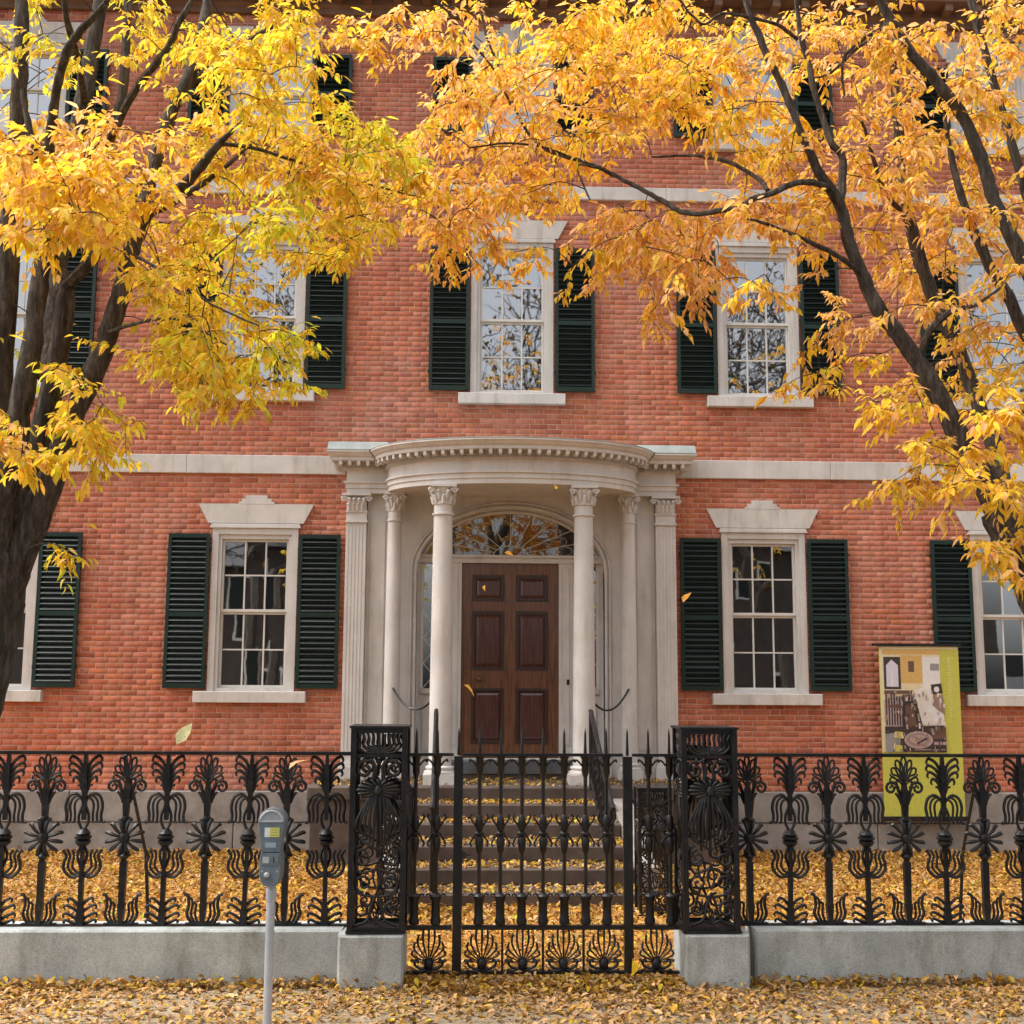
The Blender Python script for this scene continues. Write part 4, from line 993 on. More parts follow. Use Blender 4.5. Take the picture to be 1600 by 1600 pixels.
def make_tree(name, label, base_pt, stems, clumps, seed, dens, thin, singles=300):
    random.seed(seed); g = np.random.default_rng(seed)
    root = tag(empty(name, base_pt), label, 'tree', 'street trees'); B = np.array(base_pt)
    nodes = []; nrad = []
    for si, (pname, pts) in enumerate(stems):
        P = np.array([np.concatenate([(at(p[0], p[1], p[2]) if len(p) == 4 else np.array(p[1:4])), [p[-1]]]) for p in pts])
        S = catmull(P, 6); S[:, 3] = np.clip(S[:, 3], .006, 1)
        wob = np.cumsum(g.normal(0, .0025, (len(S), 3)), axis=0); S[1:, :3] += wob[1:]*(1 if si else .4)
        rad = S[:, 3]*(thin if si else .92)*(1+g.normal(0, .06, len(S)))
        m = MB().tube(S[:, :3]-B, list(rad), 10 if rad.max() > .04 else 7); m.build(pname, M['bark'], root, True)
        nodes += list(S[2:, :3]); nrad += list(S[2:, 3])
    nodes = np.array(nodes)
    # twigs: every spray grows from the nearest wood, nearest sprays first
    sprays = []
    for (cx, cy, rx, ry, cnt, y0, y1, w) in clumps:
        for _ in range(max(1, round(cnt*dens))):
            a, r = g.uniform(0, 2*math.pi), math.sqrt(g.random()); px, py = cx+rx*r*math.cos(a), cy+ry*r*math.sin(a)
            sprays.append((at(px, py, g.uniform(y0, y1)), w))
    pos = np.array([s[0] for s in sprays])
    dd = np.array([np.min(np.linalg.norm(nodes-p, axis=1)) for p in pos]); order = np.argsort(dd)
    tw = MB(); LV = dict(b=[], d=[], u=[], L=[], W=[], c=[])
    arr = np.zeros((len(nodes)+len(pos)*4, 3)); arr[:len(nodes)] = nodes; na = len(nodes)
    for i in order:
        p, w = sprays[i]
        q = arr[:na]; dv = q-p; dist = np.linalg.norm(dv, axis=1)+np.maximum(0, dv[:, 2])*.35
        j = int(np.argmin(dist)); a = q[j].copy(); D = p-a; ln = np.linalg.norm(D)
        mid = a+D*.5+np.array([0, 0, .10*ln])+g.normal(0, .03*ln+.003, 3)
        hd = D/max(ln, 1e-6); tipd = hd*.6+np.array([g.normal(0, .45), g.normal(0, .45), -.25]); tipd /= np.linalg.norm(tipd)
        sl = g.uniform(.10, .20); tip = p+tipd*sl
        path = catmull([a, mid, p, tip], 4); r0 = .0026+.0036*min(ln, 1.0)
        tw.tube(path-B, list(np.linspace(r0, .0012, len(path))), 4)
        arr[na:na+3] = path[[5, 7, 8]]; na += 3
        # side shoots with leaves
        shoots = [(p+(tip-p)*0.0, tipd, sl*1.1)]
        for k in range(g.integers(3, 6)):
            t = g.uniform(.35, 1); st = path[min(int(t*(len(path)-1)), len(path)-1)]
            sdv = tipd*.5+g.normal(0, .75, 3)*np.array([1, 1, .45])+np.array([0, 0, -.15]); sdv /= np.linalg.norm(sdv); sl2 = g.uniform(.08, .18)
            shoots.append((st, sdv, sl2)); tw.tube([st-B, st+sdv*sl2*.6-B, st+sdv*sl2+np.array([0, 0, -.02])-B], [.0015, .0011, .0007], 3)
        for (st, sdv, sl2) in shoots:
            nl = int(g.integers(7, 12)); tt = (np.arange(nl)+.6)/nl; side = np.cross(sdv, (0, 0, 1)); side /= max(np.linalg.norm(side), 1e-6)
            sg = np.where(np.arange(nl) % 2 == 0, 1., -1.)[:, None]
            b_ = st+sdv*sl2*tt[:, None]+g.normal(0, .006, (nl, 3))
            ldir = sdv*.55+side*sg*.75+np.array([0, 0, -.55])+g.normal(0, .28, (nl, 3)); ldir[-1] = sdv+np.array([0, 0, -.4])
            LV['b'].append(b_); LV['d'].append(ldir); LV['u'].append(np.array([0, 0, 1.])+g.normal(0, .35, (nl, 3)))
            LV['L'].append(g.uniform(.034, .084, nl)*g.uniform(.8, 1.08, nl)); LV['W'].append(g.uniform(.0100, .0158, nl)); LV['c'].append(leaf_colors(nl, w))
    tag(tw.build('twigs', M['bark'], root), kind='stuff')
    A = {k: np.concatenate(v) for k, v in LV.items()}
    # the 300 leaves that show largest stay single leaves
    rel = A['b']-CAM; depth = rel@fw; pxx = 800+FPX*(rel@RT)/depth; pyy = 800-FPX*(rel@UP)/depth
    score = np.where((pxx > 20) & (pxx < 1580) & (pyy > 20) & (pyy < 1580), A['L']/depth, 0); big = np.zeros(len(score), bool); big[np.argsort(-score)[:singles]] = True
    v, T, c = leaf_arrays(A['b'][~big]-B, A['d'][~big], A['u'][~big], A['L'][~big], A['W'][~big], A['c'][~big])
    tag(link('crown', fast_mesh('crown', v, T, c, M['leaf']), root), kind='stuff')
    meshes = []
    for k in range(12):
        cc = A['c'][np.where(big)[0][k*7 % big.sum()]]; v, T, c = leaf_arrays(np.zeros((1, 3)), np.array([[1., 0, 0]]), np.array([[0, 0, 1.]]), np.array([.095]), np.array([.019]), cc[None]); meshes.append((cc, fast_mesh('leaf', v, T, c, M['leaf'])))
    for i in np.where(big)[0]:
        d = Vector(A['d'][i]).normalized(); u = Vector(A['u'][i]); y = u.cross(d).normalized(); z = d.cross(y); mt_ = Matrix((d, y, z)).transposed().to_euler()
        me = min(meshes, key=lambda q: np.abs(q[0]-A['c'][i]).sum()+random.random()*.1)[1]
        link('leaf', me, root, tuple(A['b'][i]-B), mt_)
    return root

YL = -7.35
stemsL = [
 ('trunk', [('world', -2.98, -7.35, -.05, .30), ('world', -2.93, -7.35, .12, .235), (-95, 1270, YL, .205), (-55, 1120, YL, .19), (-22, 990, YL, .18), (2, 890, YL, .165), (14, 840, YL, .13)]),
 ('branch', [(-5, 960, YL, .12), (40, 845, YL-.03, .115), (78, 745, YL-.05, .092), (112, 650, YL-.05, .080), (150, 560, YL, .074), (181, 480, YL+.05, .068), (201, 400, YL+.1, .058), (222, 338, YL+.1, .048), (268, 300, YL+.05, .040), (314, 255, YL, .033), (340, 222, YL-.05, .026), (366, 195, YL-.1, .012)]),
 ('branch', [(222, 338, YL+.1, .036), (262, 318, YL+.15, .030), (305, 292, YL+.2, .024), (345, 262, YL+.2, .017), (385, 225, YL+.25, .010)]),
 ('branch', [(205, 385, YL+.15, .05), (236, 285, YL+.5, .054), (264, 195, YL+.7, .050), (297, 132, YL+.8, .047), (322, 62, YL+.9, .043), (333, -20, YL+1.0, .036), (350, -160, YL+1.1, .02)]),
 ('branch', [(297, 132, YL+.8, .026), (345, 92, YL+.8, .022), (405, 55, YL+.7, .018), (470, 18, YL+.6, .012), (540, -30, YL+.6, .008)]),
 ('branch', [(-2, 930, YL, .115), (22, 820, YL+.1, .098), (48, 720, YL+.15, .084), (70, 620, YL+.15, .075), (88, 520, YL+.1, .068), (95, 448, YL+.1, .060), (80, 400, YL+.1, .046), (72, 350, YL+.1, .040), (66, 290, YL+.1, .034), (50, 220, YL, .026), (30, 140, YL, .015)]),
 ('branch', [(95, 455, YL+.1, .046), (122, 432, YL, .043), (148, 402, YL-.1, .038), (172, 372, YL-.15, .030), (198, 330, YL-.2, .020), (225, 275, YL-.3, .011)]),
 ('branch', [(-14, 950, YL, .12), (-4, 820, YL-.1, .098), (18, 700, YL-.15, .085), (36, 590, YL-.15, .074), (52, 480, YL-.1, .064), (63, 400, YL-.05, .054), (66, 300, YL, .046), (78, 200, YL-.1, .036), (88, 130, YL-.2, .032), (108, 72, YL-.3, .028), (140, 34, YL-.35, .023), (175, -15, YL-.4, .018), (215, -90, YL-.4, .010)]),
 ('branch', [(-22, 950, YL, .125), (-18, 800, YL+.2, .112), (-8, 640, YL+.3, .10), (4, 480, YL+.35, .088), (15, 330, YL+.4, .078), (24, 180, YL+.4, .066), (29, 40, YL+.4, .055), (30, -100, YL+.4, .035)]),
 ('branch', [(70, 590, YL+.2, .055), (95, 420, YL+.6, .068), (112, 300, YL+.85, .072), (130, 170, YL+1.0, .070), (147, 70, YL+1.1, .064), (164, -20, YL+1.15, .055), (185, -150, YL+1.2, .03)]),
 ('branch', [(112, 300, YL+.85, .046), (160, 235, YL+.95, .044), (188, 160, YL+1.0, .042), (196, 60, YL+1.05, .036), (202, -20, YL+1.1, .03), (210, -120, YL+1.1, .015)]),
 ('branch', [(165, 235, YL+.9, .034), (205, 150, YL+.75, .031), (256, 84, YL+.6, .028), (286, 30, YL+.5, .024), (318, -30, YL+.5, .018), (345, -100, YL+.5, .010)]),
 ('branch', [(130, 160, YL+1.0, .03), (118, 100, YL+.6, .026), (98, 30, YL+.3, .022), (90, -40, YL+.2, .015)]),
 ('branch', [(205, 400, YL+.12, .014), (260, 430, YL-.2, .011), (330, 470, YL-.4, .008), (400, 505, YL-.5, .005)]),
 ('branch', [(170, 520, YL, .014), (215, 505, YL-.3, .011), (280, 500, YL-.5, .008), (350, 540, YL-.6, .005)]),
 ('branch', [(340, 222, YL, .016), (420, 235, YL+.1, .013), (500, 260, YL+.2, .010), (590, 285, YL+.2, .007), (660, 300, YL+.3, .005)]),
]
# clump: centre px, radii px, count, depth range, colour weights (yellow, orange, lime, rust, peach)
wy, wo_, wl, wm, wp = (6, .7, 1.8, .05, .5), (5, 1.8, .3, .1, 1.8), (3.0, .1, 4.5, 0, .1), (3.4, 2, 1.0, .6, .8), (3.4, 2.0, .1, .1, 4)
clumpsL = [
 (110, 235, 150, 60, 46, -8.6, -6.4, wp), (60, 310, 90, 75, 42, -8.7, -6.4, wo_), (190, 300, 75, 70, 30, -8.6, -6.6, wo_), (120, 360, 80, 40, 16, -8.6, -7.2, wy),
 (40, 60, 70, 110, 22, -7.3, -5.4, (5, .6, 3, 0, .2)), (150, 60, 60, 60, 4, -7.3, -5.4, wy), (245, 60, 60, 70, 14, -7.3, -5.4, (5, .8, 2.4, .1, .2)), (360, 40, 70, 55, 16, -8, -5.8, wy), (400, 110, 80, 50, 22, -8.2, -5.8, wy), (470, 60, 60, 70, 18, -8, -5.6, wy), (455, 165, 55, 35, 14, -8, -6, wy), (300, 120, 50, 60, 4, -7.3, -5.4, wy),
 (380, 230, 95, 55, 30, -7.3, -5.4, wy), (290, 225, 45, 55, 10, -7.3, -5.4, wo_), (500, 250, 70, 55, 24, -8, -5.8, wm), (590, 215, 62, 40, 18, -7.8, -5.8, wl), (620, 290, 70, 50, 20, -7.8, -5.6, wm), (545, 330, 70, 55, 26, -8, -5.8, wy),
 (420, 335, 85, 55, 14, -8.2, -6, wl), (300, 345, 60, 45, 12, -7.3, -5.4, wy), (250, 380, 60, 45, 10, -7.3, -5.4, wo_), (350, 400, 60, 35, 6, -7.3, -5.4, wy), (500, 395, 60, 25, 12, -7.8, -6, wy),
 (290, 450, 70, 50, 22, -8.4, -6.2, wy), (360, 480, 60, 50, 11, -8.2, -6, wy), (265, 520, 60, 50, 12, -8.4, -6.4, wy), (330, 550, 75, 45, 24, -8.2, -6.2, wy), (430, 540, 42, 28, 12, -8, -6.2, wl), (370, 600, 38, 28, 9, -8.2, -6.4, wy), (290, 590, 45, 30, 9, -8.2, -6.4, wy), (235, 570, 30, 40, 4, -8.2, -6.6, wy), (240, 460, 22, 45, 4, -8.3, -6.8, wy),
 (140, 655, 42, 35, 12, -8.4, -7, wy), (150, 700, 28, 28, 6, -8.4, -7, wy), (35, 690, 38, 34, 9, -8.6, -7.4, wo_), (8, 655, 20, 25, 4, -8.6, -7.4, wy), (105, 580, 16, 22, 3, -8.3, -7.4, wy), (75, 545, 14, 30, 3, -7.2, -6.4, wl), (100, 855, 14, 10, 1, -7.9, -7.6, wy),
 (120, -140, 220, 120, 40, -8.6, -5.6, wy), (430, -120, 170, 100, 30, -8.2, -5.4, wy), (-160, 150, 140, 260, 46, -8.8, -5.6, wy), (-140, 480, 110, 160, 24, -8.6, -6, wy),
]
make_tree('street_tree', 'multi-stemmed street tree with yellow-green leaves at the left edge', (-2.98, -7.35, -.02), stemsL, clumpsL, 5, .84, .76)

YR = -7.30
bR = at(1735, 1290, YR)
stemsR = [
 ('trunk', [('world', bR[0]+.02, YR, -.05, .27), ('world', bR[0], YR, .12, .205), (1722, 1190, YR, .175), (1690, 1060, YR, .16), (1640, 945, YR, .145), (1590, 850, YR, .132), (1562, 795, YR, .105)]),
 ('branch', [(1610, 890, YR, .11), (1562, 800, YR, .098), (1528, 735, YR, .078), (1497, 680, YR, .066), (1447, 585, YR, .060), (1408, 525, YR, .053), (1376, 482, YR, .048), (1348, 430, YR, .044), (1328, 370, YR, .041), (1312, 312, YR, .040), (1282, 268, YR-.05, .030), (1252, 205, YR-.1, .026), (1228, 140, YR-.1, .024), (1196, 75, YR-.1, .024), (1172, 20, YR-.1, .02), (1150, -40, YR-.1, .014), (1110, -140, YR-.1, .008)]),
 ('branch', [(1313, 318, YR, .030), (1316, 250, YR+.1, .025), (1296, 225, YR+.1, .024), (1278, 180, YR+.15, .022), (1262, 120, YR+.15, .021), (1248, 60, YR+.15, .018), (1238, 0, YR+.15, .015), (1225, -90, YR+.15, .008)]),
 ('branch', [(1245, 62, YR+.15, .013), (1215, 38, YR, .012), (1160, 22, YR-.1, .011), (1128, 18, YR-.2, .009), (1098, 35, YR-.2, .008), (1066, 0, YR-.2, .007), (1040, -40, YR-.2, .005)]),
 ('branch', [(1306, 305, YR, .022), (1280, 288, YR-.1, .021), (1245, 287, YR-.2, .020), (1190, 308, YR-.3, .019), (1140, 328, YR-.3, .018), (1080, 335, YR-.2, .017), (1040, 318, YR-.1, .017), (1000, 295, YR, .015), (950, 268, YR+.1, .014), (900, 250, YR+.2, .013), (845, 228, YR+.3, .012), (808, 175, YR+.3, .0105), (785, 115, YR+.3, .009), (762, 55, YR+.3, .008), (752, 0, YR+.3, .007), (740, -80, YR+.3, .004)]),
 ('branch', [(800, 165, YR+.3, .009), (772, 110, YR+.2, .008), (730, 60, YR+.1, .007), (690, 15, YR+.05, .006), (650, -30, YR, .004)]),
 ('branch', [(900, 250, YR+.2, .009), (850, 232, YR+.1, .008), (790, 224, YR+.05, .007), (740, 232, YR, .005)]),
 ('branch', [(950, 268, YR+.1, .008), (905, 258, YR, .007), (925, 310, YR-.2, .004)]),
 ('branch', [(1200, 298, YR-.25, .016), (1180, 275, YR, .015), (1130, 250, YR+.2, .014), (1080, 238, YR+.4, .011), (1020, 240, YR+.5, .007)]),
 ('branch', [(1345, 428, YR, .018), (1310, 400, YR-.1, .016), (1265, 375, YR-.2, .015), (1215, 352, YR-.2, .012), (1165, 335, YR-.25, .008)]),
 ('branch', [(1640, 950, YR, .085), (1700, 760, YR-.1, .078), (1690, 640, YR-.1, .070), (1650, 500, YR-.1, .062), (1602, 410, YR-.1, .050), (1576, 362, YR-.1, .045), (1552, 312, YR-.1, .043), (1532, 252, YR-.1, .041), (1503, 177, YR-.1, .038), (1457, 115, YR-.1, .035), (1418, 70, YR-.1, .033), (1385, 18, YR-.1, .03), (1350, -50, YR-.1, .022), (1300, -150, YR-.1, .012)]),
 ('branch', [(1395, 35, YR-.1, .015), (1355, 60, YR, .012), (1330, 78, YR, .011), (1318, 100, YR, .010), (1322, 150, YR, .008)]),
 ('branch', [(1430, 85, YR-.1, .012), (1380, 55, YR+.1, .012), (1340, 70, YR+.2, .010), (1300, 110, YR+.2, .009), (1265, 122, YR+.2, .006)]),
 ('branch', [(1575, 800, YR+.1, .072), (1560, 700, YR+.5, .058), (1538, 645, YR+.6, .054), (1505, 560, YR+.7, .050), (1478, 500, YR+.75, .048), (1456, 440, YR+.8, .048), (1425, 345, YR+.85, .044), (1410, 250, YR+.9, .038), (1398, 130, YR+.9, .034), (1384, 20, YR+.9, .027), (1370, -80, YR+.9, .016)]),
 ('branch', [(1425, 345, YR+.85, .020), (1385, 300, YR+.7, .018), (1365, 240, YR+.6, .014), (1350, 190, YR+.5, .010)]),
 ('branch', [(1445, 582, YR, .028), (1440, 560, YR, .027), (1452, 520, YR-.05, .024), (1488, 488, YR-.1, .020), (1530, 480, YR-.15, .013), (1570, 455, YR-.2, .008)]),
 ('branch', [(1700, 720, YR+.2, .06), (1660, 620, YR+.3, .052), (1600, 512, YR+.4, .045), (1575, 455, YR+.4, .040), (1546, 408, YR+.4, .036), (1515, 342, YR+.45, .030), (1490, 260, YR+.5, .022), (1475, 180, YR+.5, .012)]),
 ('branch', [(1690, 640, YR-.1, .05), (1640, 430, YR+.2, .042), (1605, 310, YR+.3, .038), (1590, 270, YR+.3, .034), (1550, 140, YR+.3, .030), (1528, 62, YR+.3, .026), (1510, -10, YR+.3, .022), (1490, -100, YR+.3, .012)]),
]
ro, ry, rp = (2.8, 2.6, .1, .25, 2.8), (4.4, 2.2, .4, .1, 1.2), (1.8, 2.6, .05, .5, 3.8)
clumpsR = [
 (590, 40, 60, 45, 7, -7.6, -5.6, (4, 2, .4, .1, 1.5)), (650, 60, 60, 50, 8, -7.6, -5.6, ro), (730, 25, 60, 35, 10, -7.6, -5.4, ro), (760, 130, 80, 45, 26, -7.6, -5.6, ro), (720, 190, 55, 45, 20, -7.6, -5.6, ro), (840, 60, 70, 60, 22, -7.6, -5.4, (4, 2.4, .5, .1, 1.4)), (860, 150, 80, 55, 31, -7.6, -5.4, ro), (800, 225, 70, 45, 15, -7.6, -5.6, ro), (900, 225, 60, 35, 13, -7.6, -5.6, ry),
 (950, 60, 90, 65, 36, -7.6, -5.2, ry), (1060, 50, 90, 60, 36, -7.6, -5.2, ry), (980, 150, 90, 60, 39, -7.6, -5.2, ro), (1090, 150, 80, 60, 36, -7.6, -5.2, ry), (1180, 100, 60, 80, 22, -7.6, -5.2, ro), (1180, 200, 80, 55, 24, -7.6, -5.4, ry), (1260, 60, 55, 70, 18, -7.6, -5.2, ro), (1330, 60, 70, 70, 21, -7.7, -5.2, ro), (1260, 250, 55, 60, 14, -7.6, -5.4, ro),
 (680, 330, 70, 45, 20, -7.6, -5.8, rp), (760, 290, 70, 45, 18, -7.6, -5.8, ro), (840, 290, 60, 35, 12, -7.6, -5.8, ry), (730, 365, 60, 30, 8, -7.6, -6, (2, 3, .2, 1.6, 1.5)), (820, 395, 55, 22, 3, -7.6, -6.2, ry), (895, 410, 25, 18, 2, -7.6, -6.4, ry), (700, 405, 40, 18, 3, -7.6, -6.2, ro), (760, 430, 30, 18, 1, -7.8, -6.4, ro),
 (960, 350, 60, 35, 15, -7.6, -6, rp), (1010, 388, 70, 45, 20, -7.6, -6, rp), (1050, 360, 70, 40, 20, -7.6, -6, rp), (1010, 465, 45, 28, 5, -7.9, -6.2, ro), (1090, 410, 50, 40, 15, -7.6, -6, rp), (955, 440, 28, 22, 3, -7.8, -6.4, ro),
 (1150, 330, 60, 45, 18, -7.6, -6, rp), (1200, 362, 70, 35, 5, -7.6, -6.2, rp), (1250, 318, 60, 45, 16, -7.6, -5.8, ro), (1170, 430, 30, 25, 1, -8, -6.6, ry), (1215, 455, 18, 14, 2, -8, -6.8, ry), (1275, 420, 40, 30, 2, -7.9, -6.2, rp), (1130, 450, 25, 25, 1, -8, -6.4, rp),
 (1390, 200, 80, 80, 21, -7.7, -5.2, ro), (1360, 310, 70, 60, 16, -7.7, -5.2, rp), (1450, 300, 80, 70, 21, -7.7, -5.2, ro), (1470, 170, 80, 80, 25, -7.7, -5.2, ro), (1440, 60, 70, 70, 18, -7.7, -5.2, ro), (1550, 80, 70, 100, 31, -7.7, -5.2, ro), (1560, 230, 60, 70, 16, -7.7, -5.2, ry), (1540, 350, 80, 60, 18, -7.7, -5.2, ro), (1400, 400, 70, 50, 14, -7.7, -5.2, rp), (1500, 430, 90, 55, 19, -7.7, -5.2, ro),
 (1330, 480, 40, 40, 6, -7.7, -5.2, rp), (1410, 490, 50, 40, 8, -7.7, -5.2, ro), (1530, 520, 80, 45, 16, -7.7, -5.2, ro), (1345, 545, 45, 22, 4, -7.7, -5.2, ry), (1250, 532, 32, 14, 2, -8, -7, ry), (1235, 605, 30, 12, 2, -8, -7, ry), (1290, 585, 30, 16, 3, -7.9, -7, ry), (1560, 590, 55, 35, 11, -7.7, -5.2, ry), (1455, 610, 60, 28, 7, -7.7, -5.2, ry), (1395, 632, 35, 20, 6, -8, -6.8, ry), (1420, 590, 30, 22, 3, -7.7, -5.2, ro),
 (1560, 680, 55, 40, 14, -8.4, -6.8, ry), (1480, 735, 55, 30, 10, -8.2, -7, ry), (1430, 755, 35, 15, 5, -8.1, -7, ry), (1450, 690, 28, 18, 4, -8.1, -7, ry), (1570, 760, 40, 35, 8, -8.4, -7, ry), (1590, 830, 25, 30, 4, -8.4, -7.2, ry), (1545, 860, 30, 16, 4, -8.2, -7.2, ry), (1590, 885, 25, 14, 3, -8.2, -7.2, ry), (1300, 610, 22, 12, 2, -8, -7.2, ry),
 (900, -120, 260, 90, 46, -7.6, -5.2, ro), (1350, -130, 260, 110, 56, -7.6, -5.2, ro), (1740, 150, 130, 260, 58, -7.7, -5.2, ro), (1730, 520, 110, 150, 24, -7.7, -5.2, ry),
]
make_tree('street_tree', 'leaning street tree with orange-yellow leaves at the right edge', (bR[0], YR, -.02), stemsR, clumpsR, 9, .74, .84)

# ------------------------------------------------------------------ leaf litter
def litter(name, label, pts, nrm_tilt, w, Lr=(.05, .095), dim=1.0, lift=.012):
    n = len(pts); a = rng.uniform(0, 2*math.pi, n)
    d = np.stack([np.cos(a), np.sin(a), rng.normal(0, nrm_tilt, n)], 1); u = np.array([0, 0, 1.])+rng.normal(0, nrm_tilt, (n, 3))
    L = rng.uniform(*Lr, n); Wd = L*rng.uniform(.2, .32, n); base_ = pts-d*L[:, None]*.5+np.array([0, 0, 1])*rng.uniform(.002, lift, n)[:, None]
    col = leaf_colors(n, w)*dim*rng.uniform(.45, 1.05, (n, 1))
    v, T, c = leaf_arrays(base_, d, u, L, Wd, col, .5)
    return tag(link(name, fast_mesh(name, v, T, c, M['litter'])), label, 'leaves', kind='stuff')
def rnd(x0, x1, y0, y1, z, n): return np.stack([rng.uniform(x0, x1, n), rng.uniform(y0, y1, n), np.full(n, z)], 1)
g1 = rnd(-7, 7, -5.95, -.07, GZ, 60000); g1 = g1[~((np.abs(g1[:, 0]) < .98) & (g1[:, 1] > -3.3)) & ~((np.abs(g1[:, 0]) < 2.05) & (g1[:, 1] > -1.05))]
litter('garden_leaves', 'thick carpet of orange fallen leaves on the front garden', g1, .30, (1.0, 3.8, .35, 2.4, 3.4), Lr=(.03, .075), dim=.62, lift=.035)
sp = [rnd(-2.0, 2.0, -1.05, -.1, LZ, 950)]
for k in range(1, 6): sp.append(rnd(-.97, .97, SY[k]+.005, SY[k-1]-.02, SZ[k], 640))
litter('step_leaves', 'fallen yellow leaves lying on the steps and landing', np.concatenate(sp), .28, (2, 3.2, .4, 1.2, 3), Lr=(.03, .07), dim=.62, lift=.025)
s1 = rnd(-6, 6, -7.98, FY-.02, 0.001, 24000)
cc_ = rnd(-6, 6, -7.9, FY-.1, 0.001, 170); cl_ = cc_[rng.integers(0, 170, 15000)]+np.concatenate([rng.normal(0, .16, (15000, 2))*[1.5, .7], np.zeros((15000, 1))], 1); cl_[:, 2] += rng.random(15000)**2*.03
s1 = np.concatenate([s1, cl_[(cl_[:, 1] < FY-.02) & (cl_[:, 1] > -8)]])
keep = rng.random(len(s1)) < np.interp(s1[:, 1], [-8, -7.2, -6.7, -6.3], [.35, .5, .8, 1.0])
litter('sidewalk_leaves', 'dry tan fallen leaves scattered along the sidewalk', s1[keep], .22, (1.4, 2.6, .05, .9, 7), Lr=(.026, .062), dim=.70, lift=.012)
s2 = np.concatenate([rnd(-6, 6, FY-.13, FY-.01, .004, 2600), rnd(-.8, .8, -6.5, -5.9, .005, 1500)])
s2[:, 2] += rng.random(len(s2))**2*.035
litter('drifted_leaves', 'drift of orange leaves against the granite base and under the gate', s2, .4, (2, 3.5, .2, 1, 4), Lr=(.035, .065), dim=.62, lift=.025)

# ------------------------------------------------------------------ leaves falling through the air
fall = [(287, 1145, -8.6, (75, -60, 20), np.array([.80, .78, .42]), .105, 'pale yellow-green leaf falling in front of the brick wall at left'),
        (461, 1190, -8.6, (10, -50, 20), PEA, .075, 'pale thin leaf falling edge-on beside the left gate pier'),
        (735, 1076, -7.0, (30, 30, 10), ORA, .085, 'orange leaf falling across the lower left of the front door'),
        (758, 920, -6.6, (80, 10, 60), ORA, .075, 'orange leaf falling across the upper left door panel'),
        (1072, 931, -7.0, (20, -60, 30), ORA, .085, 'orange leaf falling beside the shutter right of the portico'),
        (868, 761, -6.0, (40, 10, 80), YEL, .06, 'small yellow leaf falling under the portico entablature'),
        (796, 864, -5.0, (60, 0, 20), ORA, .075, 'orange leaf falling before the fanlight'),
        (995, 1505, -6.75, (35, 20, 60), YEL, .12, 'large yellow leaf fallen against the foot of the gate'),
        (146, 823, -7.8, (50, 10, 60), YEL, .07, 'yellow leaf falling close to the left tree trunk')]
for px, py, Y, rot, cc, L, lab in fall:
    p = at(px, py, Y); v, T, c = leaf_arrays(np.array([[-L/2, 0, 0]]), np.array([[1., 0, 0]]), np.array([[0, 0, 1.]]), np.array([L]), np.array([L*.27]), np.array(cc)[None], .5)
    o = link('falling_leaf', fast_mesh('falling_leaf', v, T, c, M['leaf']), None, tuple(p), tuple(R(a) for a in rot)); tag(o, lab, 'leaf', 'falling leaves')

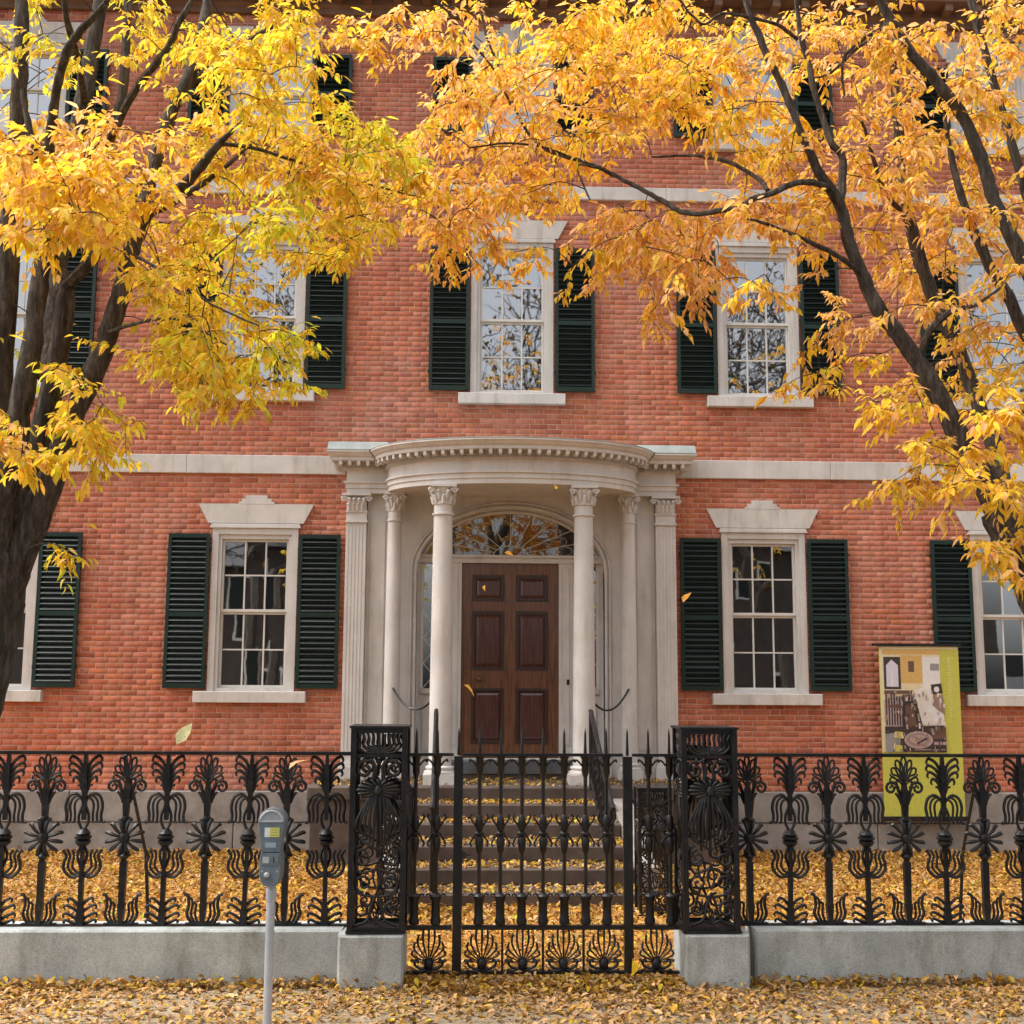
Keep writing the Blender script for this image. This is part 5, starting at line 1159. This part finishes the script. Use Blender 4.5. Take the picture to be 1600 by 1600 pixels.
# ------------------------------------------------------------------ across the street (seen in the window glass)
def far_house(x0, x1, y1, h, label):
    r = tag(empty('far_house', ((x0+x1)/2, y1, 0)), label, 'house', 'houses across the street'); w = (x1-x0)/2
    MB().box(-w, w, -7, 0, -.1, h).build('wall', M['opp_brick'], r)
    MB().add([(-w-.3, -7.3, h+.01), (w+.3, -7.3, h+.01), (w+.3, .3, h+.01), (-w-.3, .3, h+.01), (-w-.3, -3.5, h+2.2), (w+.3, -3.5, h+2.2)], [(3, 2, 1, 0), (0, 1, 5, 4), (2, 3, 4, 5), (1, 2, 5), (3, 0, 4)]).build('roof', M['slate'], r)
    fr_ = MB().box(-.5, .5, 0, .03, 0, 1.6).mesh('window', M['sash']); pn = MB().box(-.42, .42, .031, .034, .08, 1.52).mesh('pane', M['slat'])
    for zz in (1.2, 4.2):
        k = int((x1-x0)/2.4)
        for i in range(k):
            o = link('window', fr_, r, (-w+(i+.5)*2*w/k, 0.001, zz)); link('pane', pn, o)
far_house(-17, -6.5, -27, 6.2, 'dark brick house across the street, left one mirrored in the panes')
far_house(4.5, 16, -27, 6.6, 'dark brick house across the street, right one mirrored in the panes')
def far_tree(x, y, h, seed, label):
    g = np.random.default_rng(seed); r = tag(empty('far_tree', (x, y, 0)), label, 'tree', 'trees across the street')
    tw = MB(); tips = []
    def grow(p, d, L, rad, lev):
        q = p+d*L*.5+g.normal(0, .05*L, 3); e = p+d*L+g.normal(0, .06*L, 3); tw.tube([p, q, e], [rad, rad*.85, rad*.62], 6 if lev < 2 else 4)
        if lev >= 5: tips.append((e, d)); return
        for k in range(3 if lev < 2 else 4):
            nd = d*.9+g.normal(0, .5, 3)+np.array([0, 0, .12]); nd /= np.linalg.norm(nd); grow(e if k < 2 else q, nd, L*g.uniform(.62, .8), max(.008, rad*.58), lev+1)
    grow(np.zeros(3), np.array([0, 0, 1.]), h*.30, .22, 0)
    tw.build('trunk', M['bark'], r)
    b = []; 
    for e, d in tips:
        n = 2; b.append(e+g.normal(0, .25, (n, 3)))
    b = np.concatenate(b); n = len(b)
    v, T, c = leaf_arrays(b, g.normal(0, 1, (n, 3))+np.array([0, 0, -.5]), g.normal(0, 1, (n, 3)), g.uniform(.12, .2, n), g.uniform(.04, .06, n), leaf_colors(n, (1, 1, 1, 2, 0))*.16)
    tag(link('crown', fast_mesh('crown', v, T, c, M['leaf']), r), kind='stuff')
for k, (fx_, fy_, fh_, where) in enumerate(((.6, -23.5, 19, 'in the upper middle window'), (-7.0, -23, 19, 'in the upper left window'), (8.4, -23.5, 19, 'in the upper right window'), (-3.4, -25, 18, 'between the upper left and middle windows'), (4.6, -25, 18, 'between the upper middle and right windows'))):
    far_tree(fx_, fy_, fh_, 31+2*k, 'tall thin-leaved tree across the street, mirrored '+where)
